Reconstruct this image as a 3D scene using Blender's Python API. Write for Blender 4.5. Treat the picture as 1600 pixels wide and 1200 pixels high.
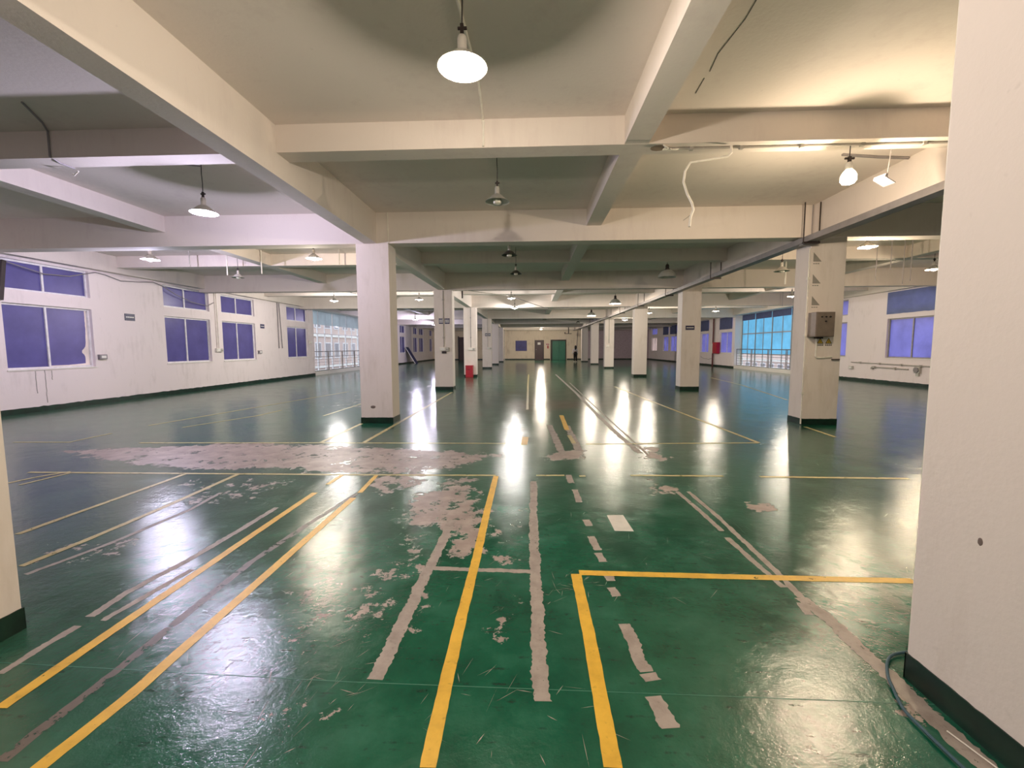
import bpy, bmesh, math, random, json
import numpy as np
from mathutils import Vector, Matrix, noise
random.seed(7)
for o in list(bpy.data.objects): bpy.data.objects.remove(o)
S = bpy.context.scene
COL = S.collection

# ---------------------------------------------------------------- camera
R = ((0.999108, 0.042037, -0.004066), (-0.000475, -0.085074, -0.996375), (-0.042231, 0.995487, -0.084978))
cd = bpy.data.cameras.new('camera'); cam = bpy.data.objects.new('camera', cd); COL.objects.link(cam)
cd.sensor_fit = 'HORIZONTAL'; cd.sensor_width = 36.0; cd.lens = 671.03 / 1600 * 36
cd.clip_start = 0.05; cd.clip_end = 400
M = Matrix(((R[0][0], -R[1][0], -R[2][0], 0), (R[0][1], -R[1][1], -R[2][1], 0), (R[0][2], -R[1][2], -R[2][2], 1.5), (0, 0, 0, 1)))
cam.matrix_world = M
S.camera = cam

# ---------------------------------------------------------------- world, exposure
w = bpy.data.worlds.new('overcast_sky'); S.world = w; w.use_nodes = True
wn = w.node_tree.nodes; wl = w.node_tree.links
bg = wn['Background']
bg.inputs['Color'].default_value = (0.80, 0.88, 1.0, 1)
bg.inputs['Strength'].default_value = 2.2
S.view_settings.view_transform = 'Standard'
S.view_settings.look = 'None'
S.view_settings.exposure = 0.28
S.view_settings.gamma = 1.0
S.view_settings.use_curve_mapping = False
LAMP_W = 125.0
WARM = (1.0, 0.86, 0.70); AMBER = (1.0, 0.80, 0.56); VIOLET = (0.80, 0.74, 1.0); WHITE = (1.0, 0.93, 0.88)

# ---------------------------------------------------------------- materials
MATS = {}
def nodes_of(name):
    m = bpy.data.materials.new(name); m.use_nodes = True
    nt = m.node_tree; MATS[name] = m
    return m, nt, nt.nodes['Principled BSDF']
def N(nt, t, **kw):
    n = nt.nodes.new(t)
    for k, v in kw.items():
        if k in n.inputs: n.inputs[k].default_value = v
        else: setattr(n, k, v)
    return n
def ramp(nt, fac, stops):
    r = nt.nodes.new('ShaderNodeValToRGB'); e = r.color_ramp.elements
    while len(e) < len(stops): e.new(0.5)
    for i, (p, c) in enumerate(stops): e[i].position = p; e[i].color = (c[0], c[1], c[2], 1) if len(c) == 3 else c
    nt.links.new(fac, r.inputs['Fac']); return r
def mixc(nt, fac, a, b):
    m = nt.nodes.new('ShaderNodeMix'); m.data_type = 'RGBA'
    for sock, v in ((m.inputs[0], fac), (m.inputs[6], a), (m.inputs[7], b)):
        if hasattr(v, 'is_linked') or hasattr(v, 'links'): nt.links.new(v, sock)
        elif isinstance(v, (int, float)): sock.default_value = v
        else: sock.default_value = (v[0], v[1], v[2], 1)
    return m.outputs[2]
def math_(nt, op, a, b=None, clamp=False):
    m = nt.nodes.new('ShaderNodeMath'); m.operation = op; m.use_clamp = clamp
    for i, v in enumerate((a, b)):
        if v is None: continue
        if isinstance(v, (int, float)): m.inputs[i].default_value = v
        else: nt.links.new(v, m.inputs[i])
    return m.outputs[0]
def coords(nt, scale=(1, 1, 1)):
    t = nt.nodes.new('ShaderNodeNewGeometry'); mp = nt.nodes.new('ShaderNodeMapping')
    mp.inputs['Scale'].default_value = scale
    nt.links.new(t.outputs['Position'], mp.inputs['Vector']); return mp.outputs['Vector']
def noise_(nt, vec, scale, detail=4, rough=0.55):
    n = N(nt, 'ShaderNodeTexNoise'); n.inputs['Scale'].default_value = scale; n.inputs['Detail'].default_value = detail
    n.inputs['Roughness'].default_value = rough
    nt.links.new(vec, n.inputs['Vector']); return n.outputs['Fac']
def bump(nt, b, h, strength, dist=0.02):
    bn = N(nt, 'ShaderNodeBump'); bn.inputs['Strength'].default_value = strength; bn.inputs['Distance'].default_value = dist
    nt.links.new(h, bn.inputs['Height']); nt.links.new(bn.outputs['Normal'], b.inputs['Normal'])

def plaster(name, col, stain, amount=0.5, rough=0.75, bumps=0.15):
    m, nt, b = nodes_of(name)
    v = coords(nt)
    n1 = noise_(nt, v, 0.9, 6, 0.6); n2 = noise_(nt, coords(nt, (3, 3, 0.6)), 2.2, 5, 0.65)
    f = math_(nt, 'MULTIPLY', n1, n2)
    r = ramp(nt, f, [(0.26, (0, 0, 0)), (0.42, (1, 1, 1))])
    c = mixc(nt, math_(nt, 'MULTIPLY', r.outputs['Color'], amount), col, stain)
    fine = noise_(nt, v, 28, 3)
    spots = ramp(nt, noise_(nt, v, 11, 2), [(0.72, (0, 0, 0)), (0.76, (1, 1, 1))])
    c = mixc(nt, math_(nt, 'MULTIPLY', spots.outputs['Color'], 0.25 * amount), c, tuple(x * 0.55 for x in stain))
    nt.links.new(c, b.inputs['Base Color'])
    b.inputs['Roughness'].default_value = rough
    bump(nt, b, math_(nt, 'ADD', fine, math_(nt, 'MULTIPLY', n1, 2.0)), bumps, 0.01)
    return m
plaster('wall_plaster', (0.84, 0.755, 0.75), (0.62, 0.55, 0.53), 0.5)
plaster('column_plaster', (0.80, 0.72, 0.67), (0.62, 0.54, 0.47), 0.5)
plaster('ceiling_plaster', (0.77, 0.695, 0.635), (0.66, 0.57, 0.53), 0.5, 0.85)
plaster('curb_plaster', (0.80, 0.77, 0.72), (0.60, 0.55, 0.50), 0.4)
plaster('back_plaster', (0.80, 0.69, 0.55), (0.50, 0.40, 0.30), 0.6)
plaster('facade_plaster', (0.62, 0.47, 0.42), (0.5, 0.38, 0.35), 0.4)
plaster('yard_concrete', (0.55, 0.53, 0.50), (0.4, 0.38, 0.36), 0.5)

def plain(name, col, rough=0.5, metal=0.0, var=0.12, spec=0.5):
    m, nt, b = nodes_of(name)
    n = noise_(nt, coords(nt), 7, 4)
    r = ramp(nt, n, [(0.3, tuple(c * (1 - var) for c in col)), (0.7, tuple(min(1, c * (1 + var)) for c in col))])
    nt.links.new(r.outputs['Color'], b.inputs['Base Color'])
    b.inputs['Roughness'].default_value = rough; b.inputs['Metallic'].default_value = metal
    b.inputs['Specular IOR Level'].default_value = spec
    return m
plain('green_skirting', (0.003, 0.024, 0.014), 0.35, var=0.5)
plain('white_frame', (0.80, 0.78, 0.80), 0.4)
plain('grey_frame', (0.32, 0.30, 0.28), 0.45)
plain('dark_frame', (0.10, 0.085, 0.075), 0.5)
plain('conduit_white', (0.82, 0.78, 0.70), 0.4)
plain('conduit_grey', (0.42, 0.39, 0.35), 0.5)
plain('cable_black', (0.05, 0.045, 0.045), 0.6)
plain('cable_grey', (0.26, 0.24, 0.25), 0.6)
plain('hose_blue', (0.045, 0.10, 0.13), 0.4)
plain('galvanised', (0.25, 0.23, 0.23), 0.5, 0.3)
plain('steel', (0.24, 0.205, 0.19), 0.35, 0.4)
plain('dark_steel', (0.035, 0.025, 0.025), 0.5, 0.3)
plain('box_metal', (0.235, 0.19, 0.155), 0.42, 0.3)
plain('box_grey', (0.52, 0.50, 0.46), 0.5)
plain('aluminium', (0.55, 0.53, 0.49), 0.35, 0.25)
plain('shade_dark', (0.10, 0.085, 0.075), 0.45, 0.4)
plain('bulb_off', (0.70, 0.68, 0.58), 0.2)
plain('red_paint', (0.40, 0.006, 0.022), 0.4)
plain('maroon_pipe', (0.09, 0.006, 0.012), 0.4)
plain('sign_navy', (0.012, 0.012, 0.07), 0.4)
plain('sign_white', (0.82, 0.80, 0.76), 0.5, var=0.04)
plain('sticker_yellow', (0.75, 0.50, 0.06), 0.5)
plain('sticker_black', (0.02, 0.018, 0.016), 0.5)
plain('mark_grey', (0.30, 0.28, 0.25), 0.6)
plain('door_brown', (0.075, 0.045, 0.05), 0.5)
plain('door_green', (0.03, 0.17, 0.11), 0.45)
plain('black_frame', (0.02, 0.017, 0.015), 0.5)
plain('panel_blue', (0.03, 0.035, 0.11), 0.5)
plain('hair', (0.012, 0.009, 0.009), 0.5)
plain('skin', (0.55, 0.36, 0.28), 0.5)
plain('top_white', (0.72, 0.66, 0.68), 0.8)
plain('trousers_black', (0.012, 0.010, 0.012), 0.8)
plain('shoe_white', (0.75, 0.72, 0.70), 0.6)
plain('white_patch', (0.62, 0.60, 0.55), 0.45)
plain('blind_navy', (0.075, 0.09, 0.20), 0.7)
plain('far_glass', (0.20, 0.16, 0.17), 0.3)
plain('rust_smudge', (0.36, 0.26, 0.19), 0.8)
plain('tray_rust', (0.20, 0.15, 0.13), 0.6, 0.2)

def film(name, dif, tr, mix=0.5, rough=0.3):
    m, nt, b = nodes_of(name)
    v = coords(nt)
    n = noise_(nt, v, 1.6, 5, 0.6)
    r = ramp(nt, n, [(0.3, tuple(c * 0.85 for c in dif)), (0.7, tuple(min(1, c * 1.15) for c in dif))])
    nt.links.new(r.outputs['Color'], b.inputs['Base Color']); b.inputs['Roughness'].default_value = rough
    t = N(nt, 'ShaderNodeBsdfTranslucent')
    r2 = ramp(nt, n, [(0.3, tuple(c * 0.88 for c in tr)), (0.7, tuple(min(1, c * 1.1) for c in tr))])
    nt.links.new(r2.outputs['Color'], t.inputs['Color'])
    mx = N(nt, 'ShaderNodeMixShader'); mx.inputs[0].default_value = mix
    nt.links.new(b.outputs[0], mx.inputs[1]); nt.links.new(t.outputs[0], mx.inputs[2])
    nt.links.new(mx.outputs[0], nt.nodes['Material Output'].inputs['Surface'])
    return m
film('film_violet', (0.16, 0.145, 0.42), (0.10, 0.09, 0.30), 0.35)
film('film_bright', (0.30, 0.30, 0.60), (0.44, 0.43, 0.74), 0.7)
film('film_cyan', (0.30, 0.50, 0.60), (0.36, 0.64, 0.78), 0.85)
film('blind_slate', (0.24, 0.30, 0.58), (0.16, 0.20, 0.36), 0.45, 0.6)
film('blind_pale', (0.42, 0.48, 0.50), (0.38, 0.45, 0.48), 0.6, 0.6)
film('film_white', (0.75, 0.66, 0.62), (0.8, 0.7, 0.66), 0.75)

m, nt, b = nodes_of('clear_glass')
g = N(nt, 'ShaderNodeBsdfGlossy'); g.inputs['Roughness'].default_value = 0.03
tr = N(nt, 'ShaderNodeBsdfTransparent'); tr.inputs['Color'].default_value = (0.92, 0.94, 0.95, 1)
fr = N(nt, 'ShaderNodeLayerWeight'); fr.inputs['Blend'].default_value = 0.5; ff = math_(nt, 'ADD', math_(nt, 'MULTIPLY', math_(nt, 'POWER', fr.outputs['Facing'], 5.0), 0.8), 0.04)
mx = N(nt, 'ShaderNodeMixShader'); nt.links.new(ff, mx.inputs[0]); nt.links.new(tr.outputs[0], mx.inputs[1]); nt.links.new(g.outputs[0], mx.inputs[2])
nt.links.new(mx.outputs[0], nt.nodes['Material Output'].inputs['Surface'])

def emis(name, col, s):
    m, nt, b = nodes_of(name)
    b.inputs['Base Color'].default_value = (0.8, 0.8, 0.8, 1)
    b.inputs['Emission Color'].default_value = (*col, 1); b.inputs['Emission Strength'].default_value = s
    return m
emis('bulb_warm', (1.0, 0.88, 0.70), 30); emis('bulb_amber', (1.0, 0.80, 0.52), 30); emis('bulb_violet', (0.86, 0.82, 1.0), 30); emis('bulb_white', (1.0, 0.95, 0.9), 30)

# painted / worn floor
def concrete_col(nt, v):
    n = noise_(nt, v, 5, 6, 0.6)
    return ramp(nt, n, [(0.3, (0.22, 0.165, 0.14)), (0.55, (0.34, 0.27, 0.235)), (0.75, (0.45, 0.38, 0.33))]).outputs['Color']
m, nt, b = nodes_of('floor_epoxy')
v = coords(nt)
big = noise_(nt, v, 0.35, 5, 0.6); mid = noise_(nt, v, 2.4, 6, 0.65); fine = noise_(nt, v, 16, 6, 0.7)
green = ramp(nt, mid, [(0.28, (0.002, 0.050, 0.026)), (0.5, (0.004, 0.092, 0.048)), (0.72, (0.020, 0.140, 0.085))]).outputs['Color']
dull = ramp(nt, mid, [(0.3, (0.018, 0.060, 0.045)), (0.7, (0.06, 0.115, 0.090))]).outputs['Color']
gf = ramp(nt, big, [(0.46, (0, 0, 0)), (0.66, (1, 1, 1))]).outputs['Color']
ga = N(nt, 'ShaderNodeAttribute'); ga.attribute_name = 'grime'
gm = math_(nt, 'ADD', math_(nt, 'MULTIPLY', gf, 0.35), ga.outputs['Fac'], True)
base = mixc(nt, gm, green, dull)
wa = N(nt, 'ShaderNodeAttribute'); wa.attribute_name = 'wear'
vs = coords(nt, (1.0, 1.0, 1.0))
wn1 = math_(nt, 'ADD', math_(nt, 'MULTIPLY', noise_(nt, vs, 3.2, 9, 0.7), 0.5), math_(nt, 'MULTIPLY', noise_(nt, vs, 9.0, 8, 0.75), 0.5))
ws = math_(nt, 'ADD', wa.outputs['Fac'], math_(nt, 'MULTIPLY', math_(nt, 'SUBTRACT', wn1, 0.5), 3.6))
wm = ramp(nt, ws, [(0.50, (0, 0, 0)), (0.54, (1, 1, 1))]).outputs['Color']
# scratches: thin stretched noise
s1 = noise_(nt, coords(nt, (1, 14, 1)), 3.0, 3, 0.5); s2 = noise_(nt, coords(nt, (13, 1.2, 1)), 2.2, 3, 0.5)
sc = ramp(nt, math_(nt, 'MULTIPLY', s2, noise_(nt, v, 0.9, 2)), [(0.435, (0, 0, 0)), (0.46, (1, 1, 1))]).outputs['Color']
sc1 = ramp(nt, math_(nt, 'MULTIPLY', s1, noise_(nt, v, 1.3, 2)), [(0.435, (0, 0, 0)), (0.46, (1, 1, 1))]).outputs['Color']
scr = math_(nt, 'MULTIPLY', math_(nt, 'ADD', sc, sc1, True), 0.35)
base = mixc(nt, scr, base, (0.10, 0.20, 0.15))
dk = ramp(nt, math_(nt, 'MULTIPLY', s1, fine), [(0.33, (0, 0, 0)), (0.42, (1, 1, 1))]).outputs['Color']
base = mixc(nt, math_(nt, 'MULTIPLY', dk, 0.6), base, (0.006, 0.018, 0.014))
sa = N(nt, 'ShaderNodeAttribute'); sa.attribute_name = 'stain'
ss = math_(nt, 'ADD', sa.outputs['Fac'], math_(nt, 'MULTIPLY', math_(nt, 'SUBTRACT', wn1, 0.5), 2.0))
sm = ramp(nt, ss, [(0.45, (0, 0, 0)), (0.6, (1, 1, 1))]).outputs['Color']
base = mixc(nt, math_(nt, 'MULTIPLY', sm, 0.8), base, (0.13, 0.085, 0.06))
base = mixc(nt, wm, base, concrete_col(nt, v))
nt.links.new(base, b.inputs['Base Color'])
rr = math_(nt, 'ADD', math_(nt, 'MULTIPLY', mid, 0.20), 0.05)
rr = math_(nt, 'ADD', rr, math_(nt, 'MULTIPLY', wm, 0.25))
nt.links.new(rr, b.inputs['Roughness'])
b.inputs['IOR'].default_value = 1.62
hb = math_(nt, 'ADD', math_(nt, 'MULTIPLY', noise_(nt, v, 1.1, 3, 0.5), 0.9), math_(nt, 'ADD', math_(nt, 'MULTIPLY', noise_(nt, v, 6.0, 4, 0.6), 0.30), math_(nt, 'MULTIPLY', noise_(nt, v, 22.0, 5, 0.75), 0.20)))
hb = math_(nt, 'SUBTRACT', hb, math_(nt, 'MULTIPLY', wm, 0.05))
bump(nt, b, hb, 0.65, 0.015)

def strip_mat(name, c1, c2, holes, rough):
    m, nt, b = nodes_of(name)
    v = coords(nt)
    n = noise_(nt, v, 9, 5, 0.65)
    c = ramp(nt, n, [(0.3, c1), (0.6, c2)]).outputs['Color']
    d = ramp(nt, noise_(nt, v, 30, 4), [(0.62, (0, 0, 0)), (0.70, (1, 1, 1))]).outputs['Color']
    c = mixc(nt, math_(nt, 'MULTIPLY', d, 0.35), c, tuple(x * 0.35 for x in c1))
    nt.links.new(c, b.inputs['Base Color']); b.inputs['Roughness'].default_value = rough
    if holes:
        hn = ramp(nt, noise_(nt, v, 14, 6, 0.7), [(holes, (1, 1, 1)), (holes + 0.03, (0, 0, 0))]).outputs['Color']
        nt.links.new(hn, b.inputs['Alpha'])
    bump(nt, b, n, 0.2, 0.005)
strip_mat('tape_yellow', (0.62, 0.36, 0.030), (0.78, 0.47, 0.045), 0.66, 0.4)
strip_mat('tape_pale', (0.42, 0.34, 0.12), (0.55, 0.46, 0.22), 0.60, 0.4)
strip_mat('bare_concrete', (0.24, 0.20, 0.175), (0.36, 0.31, 0.275), 0.64, 0.5)
strip_mat('brown_scuff', (0.10, 0.085, 0.07), (0.15, 0.12, 0.10), 0.55, 0.4)

# ---------------------------------------------------------------- builders
class MB:
    def __init__(s): s.v = []; s.f = []; s.m = []
    def add(s, vs, fs, mi=0):
        k = len(s.v); s.v += [tuple(p) for p in vs]; s.f += [tuple(i + k for i in f) for f in fs]; s.m += [mi] * len(fs)
    def box(s, x0, x1, y0, y1, z0, z1, mi=0, bev=0.0):
        if bev:
            bm = bmesh.new(); bmesh.ops.create_cube(bm, size=1)
            for q in bm.verts: q.co = Vector(((x0 + x1) / 2 + q.co.x * (x1 - x0), (y0 + y1) / 2 + q.co.y * (y1 - y0), (z0 + z1) / 2 + q.co.z * (z1 - z0)))
            bmesh.ops.bevel(bm, geom=bm.edges[:], offset=bev, segments=2, affect='EDGES', profile=0.6)
            bm.verts.index_update(); s.add([q.co[:] for q in bm.verts], [[q.index for q in f.verts] for f in bm.faces], mi); bm.free(); return s
        s.add([(x0, y0, z0), (x1, y0, z0), (x1, y1, z0), (x0, y1, z0), (x0, y0, z1), (x1, y0, z1), (x1, y1, z1), (x0, y1, z1)],
              [(0, 3, 2, 1), (4, 5, 6, 7), (0, 1, 5, 4), (1, 2, 6, 5), (2, 3, 7, 6), (3, 0, 4, 7)], mi); return s
    def tube(s, pts, r, seg=8, mi=0):
        pts = [Vector(p) for p in pts]; rings = []; k = len(s.v)
        prev = None
        for i, p in enumerate(pts):
            a = pts[max(i - 1, 0)]; c = pts[min(i + 1, len(pts) - 1)]; d = (c - a).normalized()
            if prev is None: u = d.orthogonal().normalized()
            else: u = (prev - d * prev.dot(d)).normalized()
            prev = u; w_ = d.cross(u)
            rr = r[i] if isinstance(r, (list, tuple)) else r
            for j in range(seg):
                t = 2 * math.pi * j / seg; s.v.append(tuple(p + (u * math.cos(t) + w_ * math.sin(t)) * rr))
        for i in range(len(pts) - 1):
            for j in range(seg):
                a = k + i * seg + j; b_ = k + i * seg + (j + 1) % seg
                s.f.append((a, b_, b_ + seg, a + seg)); s.m.append(mi)
        s.f.append(tuple(k + j for j in range(seg))[::-1]); s.m.append(mi)
        s.f.append(tuple(k + (len(pts) - 1) * seg + j for j in range(seg))); s.m.append(mi); return s
    def lathe(s, prof, c=(0, 0, 0), seg=24, mi=0):
        k = len(s.v)
        for (r, z) in prof:
            for j in range(seg):
                t = 2 * math.pi * j / seg; s.v.append((c[0] + r * math.cos(t), c[1] + r * math.sin(t), c[2] + z))
        for i in range(len(prof) - 1):
            for j in range(seg):
                a = k + i * seg + j; b_ = k + i * seg + (j + 1) % seg
                s.f.append((a, b_, b_ + seg, a + seg)); s.m.append(mi)
        return s
    def build(s, name, mats, parent=None, smooth=False):
        me = bpy.data.meshes.new(name); me.from_pydata(s.v, [], s.f)
        if isinstance(mats, str): mats = [mats]
        for q in mats: me.materials.append(MATS[q])
        for i, p in enumerate(me.polygons): p.material_index = s.m[i]
        if smooth:
            for p in me.polygons: p.use_smooth = True
        bm = bmesh.new(); bm.from_mesh(me); bmesh.ops.recalc_face_normals(bm, faces=bm.faces[:]); bm.to_mesh(me); bm.free()
        if smooth:
            try: me.set_sharp_from_angle(angle=math.radians(40))
            except Exception: pass
        o = bpy.data.objects.new(name, me); COL.objects.link(o)
        if parent: o.parent = parent
        return o
def rebase(o):
    """put a mesh object's origin at the middle of its base"""
    me = o.data; xs = [q.co for q in me.vertices]
    c = Vector(((min(p.x for p in xs) + max(p.x for p in xs)) / 2, (min(p.y for p in xs) + max(p.y for p in xs)) / 2, min(p.z for p in xs)))
    me.transform(Matrix.Translation(-c)); o.location = c; return o
def tag(o, label=None, cat=None, group=None, kind=None):
    if label: o['label'] = label
    if cat: o['category'] = cat
    if group: o['group'] = group
    if kind: o['kind'] = kind
    return o
def empty(name, loc=(0, 0, 0), rz=0):
    o = bpy.data.objects.new(name, None); COL.objects.link(o); o.location = loc; o.rotation_euler = (0, 0, rz); o.empty_display_size = 0.1; return o
def kids(o): return [c for c in bpy.data.objects if c.parent == o]
def copy_tree(o, parent=None):
    c = o.copy(); COL.objects.link(c); c.parent = parent
    for ch in kids(o):
        if ch.type != 'LIGHT': copy_tree(ch, c)
    return c
def struct(o): o['kind'] = 'structure'; return o

def P(mb, name, mats, root, parent=None, smooth=False):
    """part of a thing: vertices given in world coordinates, stored relative to the thing's base"""
    L = Vector(root.location); mb.v = [tuple(Vector(p) - L) for p in mb.v]
    return mb.build(name, mats, parent or root, smooth)
def rag(x, s=1.0): return noise.noise(Vector((x * 9.1, s * 3.7, 0.3))) * 0.5 + noise.noise(Vector((x * 31.0, s, 2.3))) * 0.35 + noise.noise(Vector((x * 83.0, s, 5.3))) * 0.35

# ---------------------------------------------------------------- the setting
X0, X1, YB, YF, ZC = -11.8, 14.1, -6.0, 52.0, 4.08
FD = json.loads('''{"Y":[["bright",[[-0.368,1.402],[-0.378,1.839],[-0.384,2.29],[-0.384,2.959],[-0.397,3.881],[-0.4,4.9]],0.062],["bright",[[0.296,1.427],[0.3,1.737],[0.307,2.152],[0.303,2.746]],0.066],["bright",[[0.326,2.763],[1.097,2.75],[1.746,2.741],[2.452,2.735]],0.062],["bright",[[-2.222,1.587],[-2.23,1.995],[-2.236,2.803],[-2.239,3.567],[-2.239,4.268]],0.062],["bright",[[-2.234,4.54],[-2.227,4.899]],0.05],["bright",[[-1.768,1.339],[-1.736,1.661],[-1.743,2.156],[-1.758,2.931],[-1.775,4.129]],0.062],["bright",[[-1.771,4.282],[-1.814,4.885]],0.05],["pale",[[-6.133,4.893],[-4.072,4.898],[-2.037,4.904],[-0.402,4.926]],0.05],["pale",[[0.072,4.939],[0.402,4.949]],0.05],["pale",[[0.571,4.928],[0.646,4.931]],0.05],["pale",[[1.172,4.971],[2.239,4.976]],0.05],["pale",[[2.646,4.963],[4.283,4.938]],0.055],["pale",[[-6.252,6.517],[-3.337,6.587],[-0.385,6.612]],0.055],["pale",[[0.859,6.598],[3.557,6.752]],0.055],["pale",[[-8.372,6.513],[-7.41,6.536]],0.05],["pale",[[3.557,6.752],[3.47,8.967],[3.328,12.375],[3.199,16.406]],0.07],["pale",[[-3.339,6.633],[-3.35,8.31]],0.07],["pale",[[-2.641,6.603],[-2.634,9.193],[-2.635,14.289]],0.07],["pale",[[-4.17,3.205],[-4.166,3.607],[-4.15,4.151],[-4.144,4.87]],0.055],["pale",[[-3.529,2.715],[-3.492,3.146],[-3.48,3.784],[-3.494,4.888]],0.055],["pale",[[-5.875,4.478],[-5.802,4.72],[-5.645,4.934]],0.05],["pale",[[-5.662,4.416],[-5.587,4.882]],0.045],["pale",[[-7.481,8.017],[-7.061,10.197],[-6.25,14.489]],0.06],["pale",[[-6.638,7.832],[-6.102,9.223],[-6.037,10.103]],0.05],["pale",[[-4.588,9.248],[-4.539,11.307]],0.05],["pale",[[-7.461,6.582],[-7.463,7.262]],0.05],["bright",[[0.686,9.426],[0.669,7.732]],0.09],["bright",[[-0.079,7.101],[-0.093,6.531]],0.1],["pale",[[0.662,7.275],[0.685,6.638]],0.07],["pale",[[5.124,8.137],[5.038,7.217]],0.06],["pale",[[8.735,21.168],[8.218,16.939],[7.193,12.26]],0.06],["pale",[[-0.084,23.838],[-0.088,17.568],[-0.068,10.296]],0.06]],"G":[[[[0.04,4.721],[0.027,3.816],[0.033,2.881],[0.041,2.305],[0.044,1.914],[0.047,1.708]],0.085],[[[-0.685,3.617],[-0.679,3.151],[-0.692,2.753],[-0.697,2.338],[-0.697,1.995],[-0.707,1.8]],0.085],[[[-0.665,2.787],[-0.384,2.78],[0.006,2.769]],0.055],[[[0.449,4.975],[0.457,4.664]],0.08],[[[0.47,4.45],[0.474,4.074]],0.07],[[[0.483,3.655],[0.498,3.521]],0.07],[[[0.481,3.324],[0.499,3.087]],0.07],[[[0.493,3.047],[0.508,2.915]],0.07],[[[0.512,2.786],[0.52,2.668]],0.07],[[[0.506,2.593],[0.523,2.497]],0.06],[[[0.512,2.238],[0.524,2.086],[0.529,1.953],[0.537,1.892]],0.08],[[[0.541,1.884],[0.551,1.839]],0.08],[[[0.533,1.753],[0.544,1.675],[0.553,1.597]],0.085],[[[1.638,4.425],[1.658,3.778],[1.648,3.197],[1.641,2.769],[1.62,2.522]],0.05],[[[1.62,2.522],[1.644,2.295],[1.636,2.058],[1.637,1.902],[1.628,1.738],[1.629,1.578],[1.629,1.444]],0.095],[[[1.526,4.421],[1.551,3.864],[1.561,3.455]],0.05],[[[1.549,3.336],[1.561,2.934],[1.582,2.631]],0.05],[[[1.581,2.469],[1.566,2.354]],0.05],[[[-2.458,1.769],[-2.464,1.93],[-2.457,2.114]],0.05],[[[-2.474,2.192],[-2.489,2.438],[-2.43,2.87],[-2.403,3.426],[-2.397,3.85]],0.06],[[[-2.368,2.161],[-2.339,2.409],[-2.303,2.714]],0.05],[[[0.367,8.242],[0.418,7.011],[0.458,5.876]],0.13],[[[0.695,8.18],[0.706,7.276],[0.708,6.141]],0.13],[[[1.403,23.804],[1.504,14.101],[1.488,9.35],[1.511,7.137],[1.554,6.049]],0.1],[[[1.668,18.195],[1.633,9.813],[1.642,6.798],[1.638,5.77]],0.04],[[[-3.368,2.611],[-3.251,3.065],[-3.177,3.793],[-3.226,4.238]],0.05]],"B":[[[[-1.935,1.366],[-1.934,1.557],[-1.933,1.801],[-1.951,2.234],[-1.966,2.813],[-1.9,3.469],[-1.785,4.281]],0.05]],"W":[[[[-7.259,5.938],[-6.304,6.164],[-4.426,6.654],[-2.634,6.382],[-1.81,6.276],[-1.007,6.097],[-0.301,5.928],[-0.659,5.512],[-1.007,5.119],[-1.427,4.922],[-2.037,4.904],[-3.142,5.059],[-4.339,5.026],[-5.543,5.317]],0.72],[[[-2.037,4.904],[-1.427,4.922],[-1.164,5.115],[-1.135,4.507],[-1.453,4.103],[-1.757,4.383]],0.62],[[[-0.952,4.835],[-0.618,4.845],[-0.466,3.96],[-0.306,3.393],[-0.341,2.868],[-0.507,2.863],[-0.679,3.151],[-0.807,3.505],[-0.982,3.347],[-1.252,3.776],[-1.159,4.204]],0.72],[[[-1.238,2.93],[-1.134,3.494],[-0.779,3.378],[-0.584,2.691],[-0.681,2.279],[-0.866,2.012],[-1.018,2.054]],0.42],[[[-0.795,2.684],[-0.553,2.542],[-0.534,2.121],[-0.687,2.066]],0.45],[[[-0.488,3.8],[0.009,3.975],[-0.036,2.71],[-0.297,2.783]],0.42],[[[2.01,4.174],[2.384,4.133],[2.303,3.888],[2.028,3.849]],0.62],[[[1.345,4.926],[1.694,4.487],[1.463,4.02],[1.132,4.37]],0.5],[[[0.147,5.868],[0.778,6.341],[0.75,5.746],[0.265,5.537]],0.85],[[[1.541,6.796],[2.059,6.373],[1.789,5.396],[1.491,5.799]],0.6],[[[-1.225,1.584],[-0.997,1.759],[-0.753,1.732],[-0.777,1.435],[-1.062,1.424]],0.3],[[[-1.593,2.436],[-1.134,2.672],[-0.975,1.962],[-1.209,1.868]],0.36],[[[-0.273,2.552],[-0.034,2.56],[-0.045,2.089],[-0.226,2.083]],0.36],[[[1.57,1.97],[1.704,1.824],[1.624,1.526],[1.484,1.472],[1.509,1.717]],0.55],[[[-4.122,4.768],[-2.608,4.812],[-2.624,3.893],[-3.412,3.707]],0.4],[[[-3.8,3.047],[-3.053,3.303],[-2.911,2.873],[-3.263,2.598]],0.42],[[[-6.083,21.401],[-3.398,17.587],[-4.194,10.237],[-5.463,10.219]],0.3]],"S":[[[[-0.855,11.754],[0.399,12.35],[1.627,11.919],[2.452,11.258],[1.103,10.312],[0.024,9.788],[-0.672,10.287]],0.75],[[[-1.658,9.665],[-0.943,9.871],[-0.84,9.224],[-1.497,9.127]],0.8],[[[-9.484,10.162],[-8.69,9.855],[-8.597,9.365]],0.5]]}''')
def sdist(px, py, poly):
    P_ = np.array(poly); n = len(P_); d = np.full(px.shape, 1e9); ins = np.zeros(px.shape, bool)
    for i in range(n):
        a = P_[i]; c = P_[(i + 1) % n]; e = c - a; L2 = max((e ** 2).sum(), 1e-9)
        t = np.clip(((px - a[0]) * e[0] + (py - a[1]) * e[1]) / L2, 0, 1)
        d = np.minimum(d, np.hypot(px - a[0] - t * e[0], py - a[1] - t * e[1]))
        cr = ((a[1] > py) != (c[1] > py)) & (px < (c[0] - a[0]) * (py - a[1]) / (c[1] - a[1] + 1e-12) + a[0])
        ins ^= cr
    return np.where(ins, d, -d)
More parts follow.
